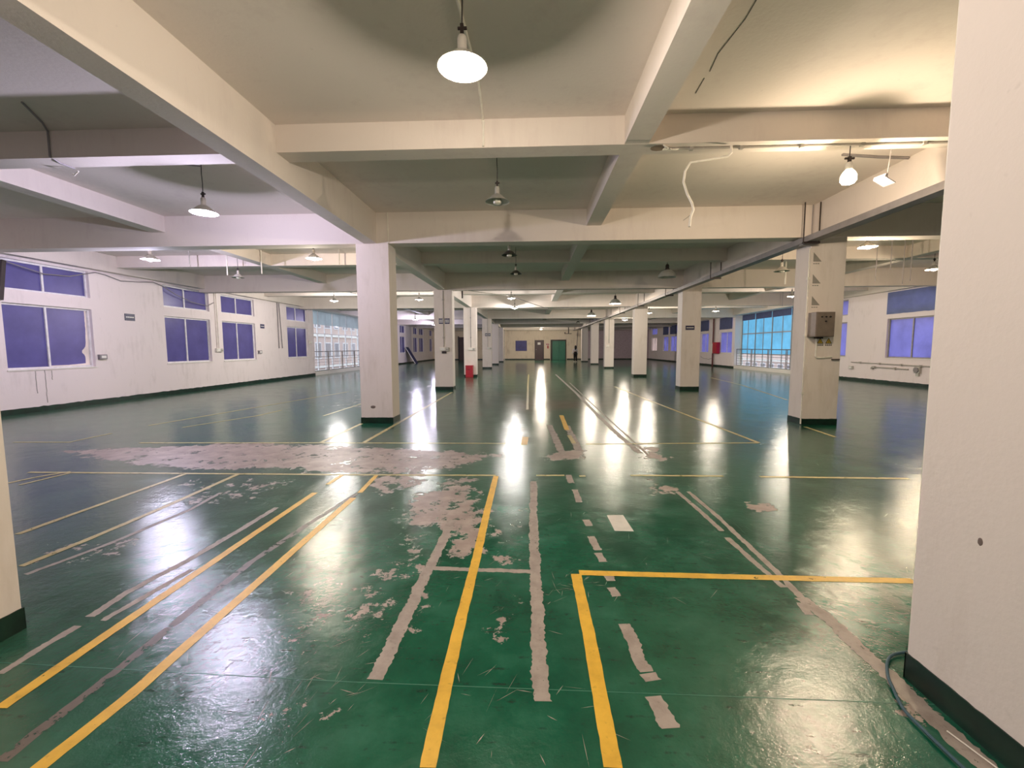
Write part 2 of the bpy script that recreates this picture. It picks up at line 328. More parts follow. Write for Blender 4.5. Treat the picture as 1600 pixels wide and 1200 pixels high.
def make_floor():
    xs = np.concatenate([np.arange(X0 - 0.6, -6, 0.25), np.arange(-6, 4.5, 0.08), np.arange(4.5, X1 + 0.75, 0.25)])
    ys = np.concatenate([np.arange(YB, 1, 0.5), np.arange(1, 9, 0.06), np.arange(9, 20, 0.15), np.arange(20, YF + 0.5, 0.5)])
    gx, gy = np.meshgrid(xs, ys); nx, ny = len(xs), len(ys)
    wear = np.full(gx.shape, -0.10); near = (gy < 7) & (np.abs(gx) < 4)
    wear += np.where(near, 0.06, 0.0)
    for p, s in FD['W']:
        d = sdist(gx, gy, p); span = max(q[1] for q in p) - min(q[1] for q in p); fw = min(0.35, 0.25 * span + 0.05)
        wear = np.maximum(wear, -0.1 + (s + 0.1) * np.clip(0.5 + d / fw, 0, 1))
    stain = np.full(gx.shape, -0.6)
    for p, s in FD['S']:
        d = sdist(gx, gy, p); stain = np.maximum(stain, -0.6 + (s + 0.6) * np.clip(0.6 + d / 0.8, 0, 1))
    grime = np.clip((-1.3 - gx) / 2.5, 0, 1) * 0.45 * np.clip((9 - gy) / 4, 0, 1)
    grime = np.maximum(grime, 0.35 * np.clip((gx - 1.6) / 1.5, 0, 1) * np.clip((8 - gy) / 4, 0, 1))
    v = np.stack([gx.ravel(), gy.ravel(), np.zeros(gx.size)], 1)
    i = np.arange(nx * ny).reshape(ny, nx)
    f = np.stack([i[:-1, :-1], i[:-1, 1:], i[1:, 1:], i[1:, :-1]], -1).reshape(-1, 4)
    me = bpy.data.meshes.new('floor'); me.from_pydata(v.tolist(), [], f.tolist())
    for nm, arr in (('wear', wear), ('stain', stain), ('grime', grime)):
        a = me.attributes.new(nm, 'FLOAT', 'POINT'); a.data.foreach_set('value', arr.ravel().astype(np.float32))
    me.materials.append(MATS['floor_epoxy'])
    o = bpy.data.objects.new('floor', me); COL.objects.link(o); return struct(o)
floor = make_floor()

def ribbon(pts, width, z, ragged, step=0.035, seed=0.0):
    pts = [Vector((p[0], p[1], 0)) for p in pts]; out = []
    for a, b_ in zip(pts[:-1], pts[1:]):
        L = (b_ - a).length; st = step if a.y < 9 else step * 5; n = max(1, int(L / st))
        out += [a.lerp(b_, k / n) for k in range(n)]
    out.append(pts[-1]); mb = MB(); vs = []
    for k, p in enumerate(out):
        d = (out[min(k + 1, len(out) - 1)] - out[max(k - 1, 0)]).normalized(); nrm = Vector((-d.y, d.x, 0))
        e1 = width / 2 * (1 + ragged * rag(p.x + p.y * 1.7, seed)); e2 = width / 2 * (1 + ragged * rag(p.y + p.x * 2.3, seed + 5))
        vs += [p + nrm * e1 + Vector((0, 0, z)), p - nrm * e2 + Vector((0, 0, z))]
    mb.add(vs, [(2 * k, 2 * k + 1, 2 * k + 3, 2 * k + 2) for k in range(len(out) - 1)]); return mb
for k, (kind, pts, wd) in enumerate(FD['Y']):
    ribbon(pts, wd, 0.0016 + 0.00002 * k, 0.16 if kind == 'bright' else 0.35, seed=k).build('yellow_line' if kind == 'bright' else 'faded_line', 'tape_yellow' if kind == 'bright' else 'tape_pale', floor)
for k, (pts, wd) in enumerate(FD['G']):
    ribbon(pts, wd * 0.86, 0.0009 + 0.00001 * k, 0.62, 0.012, seed=k + 40).build('bare_strip', 'bare_concrete', floor)
for k, (pts, wd) in enumerate(FD['B']):
    ribbon(pts, wd, 0.0007, 0.4, seed=k + 80).build('scuffed_strip', 'brown_scuff', floor)
mb = MB(); mb.add([(0.685, 3.76, 0.0012), (0.69, 3.43, 0.0012), (0.845, 3.425, 0.0012), (0.83, 3.77, 0.0012)], [(0, 1, 2, 3)]); mb.build('pale_patch', 'white_patch', floor)
mb = MB()   # expansion joint across the floor
mb.add([(-6, 1.95, 0.0008), (-6, 1.946, 0.0008), (-0.8, 1.780, 0.0008), (-0.8, 1.784, 0.0008), (2.2, 1.746, 0.0008), (2.2, 1.75, 0.0008)], [(0, 1, 2, 3), (3, 2, 4, 5)]); mb.build('expansion_joint', 'door_green', floor)

sm_ = MB(); rs = random.Random(5)   # pale surface scratches, one worn pattern of the paint
cl = [(-0.95, 1.75, 0.3), (0.25, 2.6, 0.25), (-0.55, 2.7, 0.5), (-0.9, 3.3, 0.6), (-1.8, 2.3, 0.6), (0.6, 3.6, 0.9), (1.3, 2.8, 0.9), (0.0, 1.7, 0.6), (-3.2, 3.4, 1.2), (-1.2, 4.2, 1.0), (1.6, 5.0, 1.6), (3.4, 6.5, 2.0), (-5.5, 8.0, 2.5)]
for cx, cy, sp in cl:
    for i in range(26):
        x = cx + rs.gauss(0, sp * 0.45); y = max(1.2, cy + rs.gauss(0, sp * 0.4)); L = rs.uniform(0.02, 0.13) * (1 + sp * 0.3); a = rs.choice([rs.gauss(1.2, 0.35), rs.gauss(0.3, 0.5), rs.uniform(0, 3.1)]); wd_ = rs.uniform(0.0006, 0.0022) * (1 if L < 0.1 else 0.5) * (1 + sp * 0.2)
        dx, dy = math.cos(a) * L / 2, math.sin(a) * L / 2; nx_, ny_ = -math.sin(a) * wd_, math.cos(a) * wd_; z = 0.0005
        sm_.add([(x - dx, y - dy, z), (x + nx_ * rs.uniform(.5, 1.3), y + ny_, z), (x + dx, y + dy, z), (x - nx_, y - ny_ * rs.uniform(.3, 1.2), z)], [(0, 1, 2, 3)])
o = sm_.build('scratch_marks', 'bare_concrete', floor); o['kind'] = 'stuff'

# walls with openings ------------------------------------------------
def wall_x(name, x, out, openings, mat, y0=YB, y1=YF, th=0.3):
    """wall in the plane x, thickness towards out; openings = (y0,y1,z0,z1)"""
    ys = sorted({y0, y1} | {q for o in openings for q in o[:2]}); mb = MB()
    for a, c in zip(ys[:-1], ys[1:]):
        zz = [0.0]; ops = sorted([(o[2], o[3]) for o in openings if o[0] <= a + 1e-6 and o[1] >= c - 1e-6])
        segs = []; z = 0.0
        for z0, z1 in ops: segs.append((z, z0)); z = z1
        segs.append((z, ZC))
        for z0, z1 in segs:
            if z1 - z0 > 1e-4: mb.box(min(x, x + out * th), max(x, x + out * th), a, c, z0, z1)
    return struct(mb.build(name, mat))
LW = [(9.22, 11.2), (13.52, 15.5), (16.12, 18.1), (20.55, 22.5), (38.7, 40.4), (43.2, 44.8), (45.5, 47.4), (50.2, 51.6)]
RW = [(6.4, 8.3), (11.2, 13.1), (15.68, 17.72), (19.88, 21.9), (30.8, 32.75), (34.75, 36.3), (42.2, 44.1), (44.7, 46.4), (48.6, 50.8)]
GY0, GY1 = 23.1, 30.4
ZL, ZT = (1.03, 2.56), (2.86, 3.56)
wall_left = wall_x('wall_left', X0, -1, [(a, c, *z) for a, c in LW for z in (ZL, ZT)] + [(GY0, GY1, 0.22, 3.62)], 'wall_plaster')
wall_right = wall_x('wall_right', X1, 1, [(a, c, *z) for a, c in RW for z in (ZL, ZT)] + [(GY0, GY1, 0.22, 3.62)], 'wall_plaster')
wall_back = struct(MB().box(X0 - 0.3, X1 + 0.3, YF, YF + 0.3, 0, ZC).build('wall_far', 'back_plaster'))
wall_front = struct(MB().box(X0 - 0.3, X1 + 0.3, YB - 0.3, YB, 0, ZC).build('wall_near', 'wall_plaster'))
ceiling = struct(MB().box(X0 - 0.6, X1 + 0.6, YB - 0.3, YF + 0.3, ZC, ZC + 0.25).build('ceiling', 'ceiling_plaster'))

# beams
CY = [1.632, 8.347, 15.062, 21.777, 30.29, 37.0, 43.72]
CW, CDp = 0.64, 0.45
XL, XR = -3.045, 5.51
for k, y in enumerate([-5.1] + CY + [50.4]):
    MB().box(X0, X1, y, y + 0.3, 3.5, ZC + 0.01).build('main_beam', 'ceiling_plaster', ceiling)
for x0, x1 in ((-3.2, -2.95), (5.2, 5.45), (X0, X0 + 0.22), (X1 - 0.22, X1)):
    z = 3.5 if x0 in (-3.2, 5.2) else 3.62
    MB().box(x0, x1, YB, YF, z + 0.003, ZC + 0.012).build('main_beam', 'ceiling_plaster', ceiling)
for x0 in (-7.42, 1.06, 9.75):
    MB().box(x0, x0 + 0.27, YB, YF, 3.773, ZC + 0.011).build('cross_beam', 'ceiling_plaster', ceiling)
MY = [-1.7, 5.09, 11.8, 18.5, 26.0, 33.7, 40.4, 47.2]
for y in MY: MB().box(X0, X1, y, y + 0.27, 3.77, ZC + 0.013).build('cross_beam', 'ceiling_plaster', ceiling)
# hairline cracks in the slab
MB().tube([(1.68, 3.3, ZC - 0.002), (1.70, 3.7, ZC - 0.002), (1.66, 4.1, ZC - 0.002), (1.69, 4.35, ZC - 0.002)], 0.003, 4).build('crack', 'cable_black', ceiling)
MB().tube([(1.68, 4.45, ZC - 0.002), (1.69, 4.7, ZC - 0.002)], 0.003, 4).build('crack', 'cable_black', ceiling)

# skirting (ragged painted top)
def skirting(name, a, c, h=0.12, off=(0, 0), step=0.06, amp=0.014, seed=0.0):
    a = Vector(a); c = Vector(c); L = (c - a).length; n = max(2, int(L / step)); n = min(n, 500)
    o = Vector((off[0], off[1], 0)); vs = []
    for k in range(n + 1):
        p = a.lerp(c, k / n); z = h + amp * rag(k * L / n, seed) * 2
        vs += [p + o, p + o + Vector((0, 0, z)), p + Vector((0, 0, z)), p]
    fs = []
    for k in range(n):
        i = 4 * k; fs += [(i, i + 4, i + 5, i + 1), (i + 1, i + 5, i + 6, i + 2)]
    fs += [(0, 1, 2, 3), (4 * n, 4 * n + 3, 4 * n + 2, 4 * n + 1)]
    mb = MB(); mb.add(vs, fs)
    return mb
def base_struct(name, a, c, off, seed): o = skirting(name, a, c, 0.13, off, 0.1, seed=seed).build(name, 'green_skirting'); return struct(o)
base_struct('baseboard_left', (X0, YB, 0), (X0, GY0, 0), (0.012, 0), 1)
base_struct('baseboard_left_far', (X0, GY1, 0), (X0, YF, 0), (0.012, 0), 2)
base_struct('baseboard_right', (X1, YB, 0), (X1, GY0, 0), (-0.012, 0), 3)
base_struct('baseboard_right_far', (X1, GY1, 0), (X1, YF, 0), (-0.012, 0), 4)
base_struct('baseboard_far_left', (X0, YF, 0), (0.55, YF, 0), (0, -0.012), 5)
base_struct('baseboard_far_middle', (1.62, YF, 0), (2.4, YF, 0), (0, -0.012), 6)
base_struct('baseboard_far_right', (4.4, YF, 0), (X1, YF, 0), (0, -0.012), 7)
# dimness on the far wall's right half, painted as a grey-mauve sheet
plain('mauve_dimness', (0.44, 0.36, 0.39), 0.8)
struct(MB().box(6.6, X1, YF - 0.02, YF, 0.13, 3.5).build('dim_wall_sheet', 'mauve_dimness'))

# windows ------------------------------------------------------------
WN = [0]
def window(x, s, y0, y1, lower, upper, blind=None, mull='white_frame', torn=False):
    """s = direction to outdoors; sliding window with a separate transom light above"""
    WN[0] += 1; root = empty('window_%d' % WN[0], (x, (y0 + y1) / 2, ZL[0])); struct(root)
    xm = x + s * 0.11; fw = 0.045; ym = y0 + (y1 - y0) * 0.47
    for (z0, z1), mat, nm in ((ZL, lower, 'sash'), (ZT, upper, 'transom')):
        fr = MB()
        for a in ((y0, y0 + fw), (y1 - fw, y1), (ym - fw / 2, ym + fw / 2)): fr.box(xm - 0.035, xm + 0.035, a[0], a[1], z0, z1)
        for zz in ((z0, z0 + fw), (z1 - fw, z1)):
            fr.box(xm - 0.03, xm + 0.03, y0 + fw, ym - fw / 2, *zz); fr.box(xm - 0.03, xm + 0.03, ym + fw / 2, y1 - fw, *zz)
        f = P(fr, nm + '_frame', mull, root)
        for a, c in ((y0 + fw, ym - fw / 2), (ym + fw / 2, y1 - fw)):
            mb = MB(); hz0, hz1 = z0 + fw, z1 - fw
            if torn and nm == 'sash' and a > ym:
                # film torn away along its lower far corner
                n = 26; pts = []
                for k in range(n + 1):
                    t = k / n; z = hz0 + (hz1 - hz0) * t; e = c - 0.05 - 0.07 * max(0, 1 - t * 1.6) - 0.10 * math.exp(-((t - 0.25) / 0.06) ** 2) + 0.012 * rag(t * 4)
                    pts.append((xm + 0.004 * s, e, z))
                bot = [(xm + 0.004 * s, a + (c - 0.1 - a) * k / 12, hz0 + 0.02 + 0.03 * (k / 12) ** 3 + 0.006 * rag(k * .7)) for k in range(13)]
                poly = bot + pts[1:] + [(xm + 0.004 * s, a, hz1)]
                mb.add(poly, [tuple(range(len(poly)))]); P(mb, 'pane_film', mat, root)
                g = MB(); g.box(xm + 0.012 * s, xm + 0.018 * s, a, c, hz0, hz1); P(g, 'pane', 'film_white', root)
            else:
                mb.box(xm - 0.004, xm + 0.004, a, c, hz0, hz1); P(mb, 'pane', mat, root)
    sl = MB(); sl.box(min(x - s * 0.02, x + s * 0.1), max(x - s * 0.02, x + s * 0.1), y0 - 0.02, y1 + 0.02, ZL[0] - 0.03, ZL[0] - 0.001); P(sl, 'sill', 'curb_plaster', root)
    if blind:
        bl = MB(); n = 14
        zs = (ZT[0] - 0.12, ZT[1] + 0.02); vs = []
        for k in range(n + 1):
            y = y0 - 0.03 + (y1 - y0 + 0.06) * k / n; dx = 0.02 * rag(k * 0.9, WN[0])
            vs += [(x - s * (0.03 + dx * 0.3), y, zs[0] + 0.03 * rag(k * 0.33, WN[0] + 3)), (x - s * 0.03, y, zs[1])]
        bl.add(vs, [(2 * k, 2 * k + 2, 2 * k + 3, 2 * k + 1) for k in range(n)]); P(bl, 'blind', blind, root)
    return root
for i, (a, c) in enumerate(LW): window(X0, -1, a, c, 'film_violet', 'film_violet', torn=(i == 0), mull='white_frame')
for i, (a, c) in enumerate(RW):
    far = i >= 4
    window(X1, 1, a, c, 'film_bright' if i != 8 else 'film_white', 'film_bright', blind=('blind_navy' if i in (4, 5, 6, 7) else 'blind_slate' if i in (0, 1, 2) else None), mull='grey_frame' if i < 4 else 'white_frame')

# big glazed openings with curb, glazing bars, blind
def glazed(name, x, s, low, mid, blind, bars, thick):
    root = struct(empty(name, (x, (GY0 + GY1) / 2, 0.0)))
    xg = x + s * 0.5
    c = MB(); c.box(min(x - s * 0.01, x + s * 0.6), max(x - s * 0.01, x + s * 0.6), GY0, GY1, 0.0, 0.22); P(c, 'curb', 'curb_plaster', root)
    j = MB()
    for y in (GY0, GY1): j.box(min(x + s * 0.3, x + s * 0.6), max(x + s * 0.3, x + s * 0.6), y - 0.15 if y == GY0 else y, y if y == GY0 else y + 0.15, 0, ZC)
    j.box(min(x + s * .3, x + s * .6), max(x + s * .3, x + s * .6), GY0, GY1, 3.62, ZC); P(j, 'jamb', 'curb_plaster', root)
    for k, y in enumerate(bars):
        t = 0.035 if k % 2 == 0 else 0.022
        P(MB().box(xg - t, xg + t, y - t, y + t, 0.22, 3.62), 'glazing_bar', 'white_frame' if (k % 2 == 0 and s < 0) or thick == 'white_frame' else thick, root)
    for z in (1.0, 2.34): P(MB().box(xg - 0.03, xg + 0.03, GY0, GY1, z - 0.025, z + 0.025), 'transom_bar', thick, root)
    for a, c_ in zip(bars[:-1], bars[1:]):
        P(MB().box(xg - 0.004, xg + 0.004, a + 0.03, c_ - 0.03, 1.03, 2.31), 'pane', mid, root)
        P(MB().box(xg - 0.004, xg + 0.004, a + 0.03, c_ - 0.03, 2.37, 3.6), 'pane', mid, root)
        P(MB().box(xg - 0.004, xg + 0.004, a + 0.03, c_ - 0.03, 0.23, 0.97), 'pane', low, root)
    for a, c_ in zip(bars[:-2:2], bars[2::2]):
        vs = []; n = 8; zb = 3.24 if s > 0 else 2.86
        for k in range(n + 1):
            y = a + 0.04 + (c_ - a - 0.08) * k / n; vs += [(xg - s * 0.06, y, zb + 0.015 * rag(y)), (xg - s * 0.06, y, 3.62)]
        mb = MB(); mb.add(vs, [(2 * k, 2 * k + 2, 2 * k + 3, 2 * k + 1) for k in range(n)]); P(mb, 'blind', blind, root)
    return root
glazed('window_%d' % (WN[0] + 1), X1, 1, 'clear_glass', 'film_cyan', 'blind_navy', [23.13, 23.9, 24.75, 25.65, 26.7, 27.7, 28.62, 29.6, 30.37], 'grey_frame')
glazed('window_%d' % (WN[0] + 2), X0, -1, 'clear_glass', 'clear_glass', 'blind_pale', [23.13, 23.75, 24.5, 25.4, 26.3, 27.3, 28.3, 29.3, 30.37], 'white_frame')

def railing(x, s, label, brk):
    root = tag(empty('steel_railing', (x, (GY0 + GY1) / 2, 0.22)), label, 'railing')
    xr = x + s * 0.12
    for i, (a, c) in enumerate(zip(brk[:-1], brk[1:])):
        a += 0.06; c -= 0.06
        for y in (a, c): P(MB().tube([(xr, y, 0.221), (xr, y, 1.31)], 0.022, 10), 'post', 'steel', root, smooth=True)
        P(MB().tube([(xr, a - 0.03, 1.31), (xr, c + 0.03, 1.31)], 0.026, 10), 'handrail', 'steel', root, smooth=True)
        for k in range(5): P(MB().tube([(xr, a, 0.36 + k * 0.165), (xr, c, 0.36 + k * 0.165)], 0.011, 8), 'bar', 'steel', root, smooth=True)
railing(X0, -1, 'steel railing on the white curb before the clear glazed opening in the left wall', [23.15, 24.95, 26.85, 28.75, 30.35])
railing(X1, 1, 'steel railing on the white curb before the cyan glazed opening in the right wall', [23.15, 24.5, 26.35, 28.3, 30.35])

# doors in the far wall
d = struct(empty('door_1', (1.1, YF, 0)))
P(MB().box(0.62, 1.58, YF - 0.06, YF, 0.005, 2.28), 'panel', 'door_brown', d)
fr = MB(); fr.box(0.55, 0.62, YF - 0.09, YF, 0, 2.35).box(1.58, 1.65, YF - 0.09, YF, 0, 2.35).box(0.55, 1.65, YF - 0.09, YF, 2.281, 2.35); P(fr, 'frame', 'black_frame', d)
P(MB().box(0.9, 1.25, YF - 0.07, YF - 0.061, 1.8, 2.08), 'notice', 'sign_white', d)
P(MB().box(0.68, 0.80, YF - 0.11, YF - 0.061, 1.2, 1.26), 'handle', 'steel', d)
d = struct(empty('door_2', (3.4, YF, 0)))
for a, c in ((2.66, 3.45), (3.46, 4.22)):
    lf = P(MB().box(a, c, YF - 0.07, YF, 0.005, 2.24, bev=0.004), 'door_leaf', 'door_green', d)
fr = MB(); fr.box(2.45, 2.66, YF - 0.12, YF, 0, 2.4).box(4.22, 4.3, YF - 0.12, YF, 0, 2.4).box(2.661, 4.219, YF - 0.12, YF, 2.245, 2.4); P(fr, 'frame', 'black_frame', d)
d = struct(empty('door_3', (-8.1, YF, 0)))
P(MB().box(-8.6, -7.6, YF - 0.05, YF, 0.005, 2.75), 'panel', 'door_brown', d); fr = MB(); fr.box(-8.7, -8.6, YF - .09, YF, 0, 2.85).box(-7.6, -7.5, YF - .09, YF, 0, 2.85); P(fr, 'frame', 'black_frame', d)
wz = struct(empty('window_%d' % (WN[0] + 3), (-1.07, YF, 1.1)))
P(MB().box(-1.7, -0.44, YF - 0.03, YF - 0.001, 1.12, 2.25), 'pane', 'film_bright', wz)
fr = MB(); fr.box(-1.75, -0.39, YF - .05, YF, 1.07, 1.119).box(-1.75, -.39, YF - .05, YF, 2.251, 2.3).box(-1.75, -1.701, YF - .05, YF, 1.12, 2.25).box(-.439, -.39, YF - .05, YF, 1.12, 2.25); P(fr, 'frame', 'film_violet', wz)

# ---------------------------------------------------------------- columns
def column(x0, x1, y0, y1, label, top=3.5, h=0.12, conduit=None):
    root = tag(empty('concrete_column', ((x0 + x1) / 2, (y0 + y1) / 2, 0)), label, 'column', 'columns')
    n = 24; mb = MB(); mb.box(x0, x1, y0, y1, 0, top, bev=0.008); P(mb, 'shaft', 'column_plaster', root)
    sk = MB(); e = 0.006
    for a, c, off in (((x0 - e, y0), (x1 + e, y0), (0, -e)), ((x1, y0 - e), (x1, y1 + e), (e, 0)), ((x0, y0 - e), (x0, y1 + e), (-e, 0)), ((x0 - e, y1), (x1 + e, y1), (0, e))):
        m2 = skirting('s', (*a, 0), (*c, 0), h, off, 0.03, 0.003, seed=x0 + a[0] * 3 + a[1]); sk.add(m2.v, m2.f)
    P(sk, 'skirting_band', 'green_skirting', root); return root
def lcol(y, label): return column(XL - CW / 2, XL + CW / 2, y, y + CDp, label)
def rcol(y, label): return column(XR - CW / 2, XR + CW / 2, y, y + CDp, label)
lnames = ['white column cut by the left edge of the photo, nearest of the left row',
          'large white column left of centre, plain front with a dent near its foot',
          'cream column with two navy plates and a switch box on a long conduit',
          'pale column with the red box standing at its foot',
          'fifth column of the left row, grey-white with small dark plates and a socket box',
          'sixth column of the left row, plain and brightly lit',
          'last and smallest column of the left row, near the far wall']
rnames = ['white column hidden to the right of the large near pillar',
          'right-row column carrying the steel control box and warning triangles',
          'right-row column with a single navy plate, second behind the control box',
          'pale right-row column between the navy-plate column and the one with the conduit',
          'cream right-row column with a conduit and grey box on its front',
          'greyish right-row column, second from the standing person',
          'right-row column nearest to the standing person']
LC = [lcol(y, l) for y, l in zip(CY, lnames)]
RC = [rcol(y, l) for y, l in zip(CY, rnames)]
near = column(1.70, 2.34, 1.40, 1.90, 'massive white pillar filling the right edge of the photo', top=3.77)
mb = MB(); mb.tube([(1.712, 1.905, z) for z in (0.1, 1.2, 2.4, 3.7)], 0.006, 6); P(mb, 'corner_bead', 'conduit_white', near)
# dent on the first left column
def sphere_patch(c, r, flat): 
    mb = MB(); bm = bmesh.new(); bmesh.ops.create_icosphere(bm, subdivisions=2, radius=1)
    for q in bm.verts: q.co = Vector((c[0] + q.co.x * r[0] * (1 + 0.3 * rag(q.co.z * 3)), c[1] + q.co.y * r[1], c[2] + q.co.z * r[2] * (1 + 0.4 * rag(q.co.x * 3, 4))))
    bm.verts.index_update(); mb.add([q.co[:] for q in bm.verts], [[q.index for q in f.verts] for f in bm.faces]); bm.free(); return mb
P(sphere_patch((-3.12, 8.347, 0.33), (0.05, 0.004, 0.03), 1), 'dent', 'tray_rust', LC[1])
P(sphere_patch((1.70, 1.64, 0.76), (0.002, 0.010, 0.016), 1), 'mark', 'tray_rust', near)

# ---------------------------------------------------------------- signs and boxes
def plate(loc, wd, ht, axis, label, sign=1, cat='sign', group='navy direction plates', rows=1):
    """navy plate with a pale line of small print; axis = facing direction"""
    root = tag(empty('wall_plate', loc), label, cat, group)
    x, y, z = loc; t = 0.012
    def bx(u0, u1, z0, z1, d0, d1):
        if axis == 'Y': return MB().box(x + u0, x + u1, y - d1, y - d0, z + z0, z + z1)
        return MB().box(min(x + sign * d0, x + sign * d1), max(x + sign * d0, x + sign * d1), y + u0, y + u1, z + z0, z + z1)
    P(bx(-wd / 2, wd / 2, 0, ht, 0.0, t), 'board', 'sign_navy', root)
    n = 9
    for r in range(rows):
        k = MB()
        zc = ht * (0.5 if rows == 1 else 0.35 + 0.3 * r)
        for i in range(n):
            u = -wd * 0.40 + wd * 0.8 * (i + 0.5) / n; q = bx(u - wd * 0.032, u + wd * 0.032, zc - ht * 0.09, zc + ht * 0.09, t + 0.0005, t + 0.002); k.add(q.v, q.f)
        P(k, 'print', 'sign_white', root)
    return root
plate((X0, 12.30, 2.33), 0.32, 0.20, 'X', 'navy plate with white border on the left wall between its two nearest windows')
plate((X0, 18.60, 2.38), 0.28, 0.18, 'X', 'navy plate just right of the third left-wall window')
plate((-3.11, CY[2], 2.33), 0.17, 0.19, 'Y', 'left one of the paired navy plates on the cream column', rows=2)
plate((-2.90, CY[2], 2.33), 0.17, 0.19, 'Y', 'right one of the paired navy plates on the cream column', rows=2)
plate((-3.08, CY[4], 2.30), 0.18, 0.19, 'Y', 'left of two tiny plates on the fifth left column', rows=2)
plate((-2.87, CY[4], 2.30), 0.18, 0.19, 'Y', 'right of two tiny plates on the fifth left column', rows=2)
plate((5.47, CY[2], 2.07), 0.30, 0.15, 'Y', 'navy plate on the front of the second right-row column')

def conduit(name, pts, r, mat, label, cat='conduit', group=None, clips=0, bends=True):
    o = MB().tube(pts, r, 8).build(name, mat, smooth=True)
    base = Vector(pts[0]); o.data.transform(Matrix.Translation(-base)); o.location = base
    tag(o, label, cat, group)
    if clips:
        for k in range(clips):
            t = (k + 0.5) / clips * (len(pts) - 1); i = int(t); p = Vector(pts[i]).lerp(Vector(pts[i + 1]), t - i); e = r * 1.7
            MBc = MB().box(p.x - e, p.x + e, p.y - e, p.y + e, p.z - e, p.z + e); MBc.v = [tuple(Vector(q) - base) for q in MBc.v]; MBc.build('clip', mat, o)
    return o
def switch(loc, axis, sign, label, parts=2, mats=('box_grey', 'conduit_white')):
    x, y, z = loc; root = tag(empty('switch_box', loc), label, 'switch box', 'small electrical boxes')
    def bx(u0, u1, z0, z1, d0, d1, bev=0.004):
        if axis == 'Y': return MB().box(x + u0, x + u1, y - d1, y - d0, z + z0, z + z1, bev=bev)
        return MB().box(min(x + sign * d0, x + sign * d1), max(x + sign * d0, x + sign * d1), y + u0, y + u1, z + z0, z + z1, bev=bev)
    P(bx(-0.16, 0.05, 0, 0.13, 0.0, 0.07), 'housing', mats[1], root)
    P(bx(-0.12, 0.01, 0.03, 0.10, 0.07, 0.082, 0.002), 'rocker', 'sign_white', root)
    if parts > 1:
        P(bx(0.06, 0.17, -0.01, 0.12, 0.0, 0.08), 'socket', mats[0], root)
        for k in (0, 1): P(bx(0.08 + k * 0.045, 0.10 + k * 0.045, 0.03, 0.06, 0.08, 0.084, 0.001), 'slot', 'dark_frame', root)
    return root
yc = CY[2]
conduit('wall_conduit', [(-3.03, yc - 0.015, 3.49), (-3.03, yc - 0.015, 2.5), (-3.03, yc - 0.015, 1.52)], 0.018, 'conduit_grey', 'grey conduit running down the cream column between its navy plates', clips=3)
switch((-3.02, yc, 1.39), 'Y', 1, 'switch box below the conduit on the cream column')
P(MB().box(-3.1, -2.95, yc - 0.05, yc, 1.30, 1.37), 'bracket', 'dark_steel', LC[2])
yc = CY[3]
conduit('wall_conduit', [(-3.0, yc - 0.015, 3.49), (-3.0, yc - 0.015, 2.5), (-3.0, yc - 0.015, 1.5)], 0.014, 'cable_grey', 'thin grey conduit on the column above the red box', clips=2)
switch((-2.97, yc, 1.36), 'Y', 1, 'switch box above the red box')
yc = CY[4]
conduit('wall_conduit', [(-2.98, yc - 0.015, 3.49), (-2.98, yc - 0.015, 1.5)], 0.014, 'conduit_grey', 'thin conduit on the fifth left column above its socket')
switch((-2.88, yc, 1.38), 'Y', 1, 'socket box on the fifth left column')
yc = CY[4]
conduit('wall_conduit', [(5.48, yc - 0.02, 3.49), (5.48, yc - 0.02, 1.75)], 0.022, 'conduit_grey', 'conduit on the cream right-row column ending in a grey box')
switch((5.45, yc, 1.50), 'Y', 1, 'grey box on the cream right-row column', parts=1)
# left wall
switch((X0, 15.83, 1.38), 'X', 1, 'grey twin switch box between the second and third left-wall windows')
for k, dy in enumerate((0, 0.09)): conduit('wall_conduit', [(X0 + 0.02, 15.76 + dy, 3.6), (X0 + 0.02, 15.77 + dy, 2.6), (X0 + 0.02, 15.77 + dy, 1.52)], 0.013, 'conduit_white', 'white conduit rising from the left-wall twin switch box, %s one' % ('nearer' if k == 0 else 'farther'))
switch((X0, 22.75, 1.75), 'X', 1, 'small grey box at the end of the left wall by the glazed opening', parts=1)
switch((X0, 11.42, 1.22), 'X', 1, 'small dark socket beside the nearest left window', parts=1, mats=('box_grey', 'cable_grey'))
switch((X0, 18.35, 1.28), 'X', 1, 'small dark socket under the plate right of the third left window', parts=1, mats=('box_grey', 'cable_grey'))
conduit('hanging_rod', [(X0 + 0.03, 19.76, 3.62), (X0 + 0.03, 19.76, 1.5)], 0.022, 'cable_grey', 'dark vertical pipe on the left wall, nearer of the pair')
conduit('hanging_rod', [(X0 + 0.03, 19.90, 3.62), (X0 + 0.05, 20.0, 1.5)], 0.018, 'cable_grey', 'dark vertical pipe on the left wall, farther of the pair')
cw = [(9.36, 3.47), (9.60, 3.42), (10.11, 3.32), (10.70, 3.36), (11.37, 3.57), (11.63, 3.55), (12.09, 3.45), (12.71, 3.51), (13.16, 3.58), (13.50, 3.50), (13.98, 3.30), (14.64, 3.12), (15.38, 3.05), (15.7, 3.2)]
conduit('loose_cable', [(X0 + 0.03, y, z) for y, z in cw], 0.012, 'cable_grey', 'loose wavy cable strung along the top of the left wall', 'cable')
o = MB().box(X0 + 0.02, X0 + 0.07, 9.14, 9.22, 2.6, 3.5, bev=0.004).build('metal_bar', 'dark_steel'); rebase(o); o.rotation_euler = (math.radians(-8), 0, 0); tag(o, 'dark metal bar hanging at the near edge of the nearest left window', 'bar')
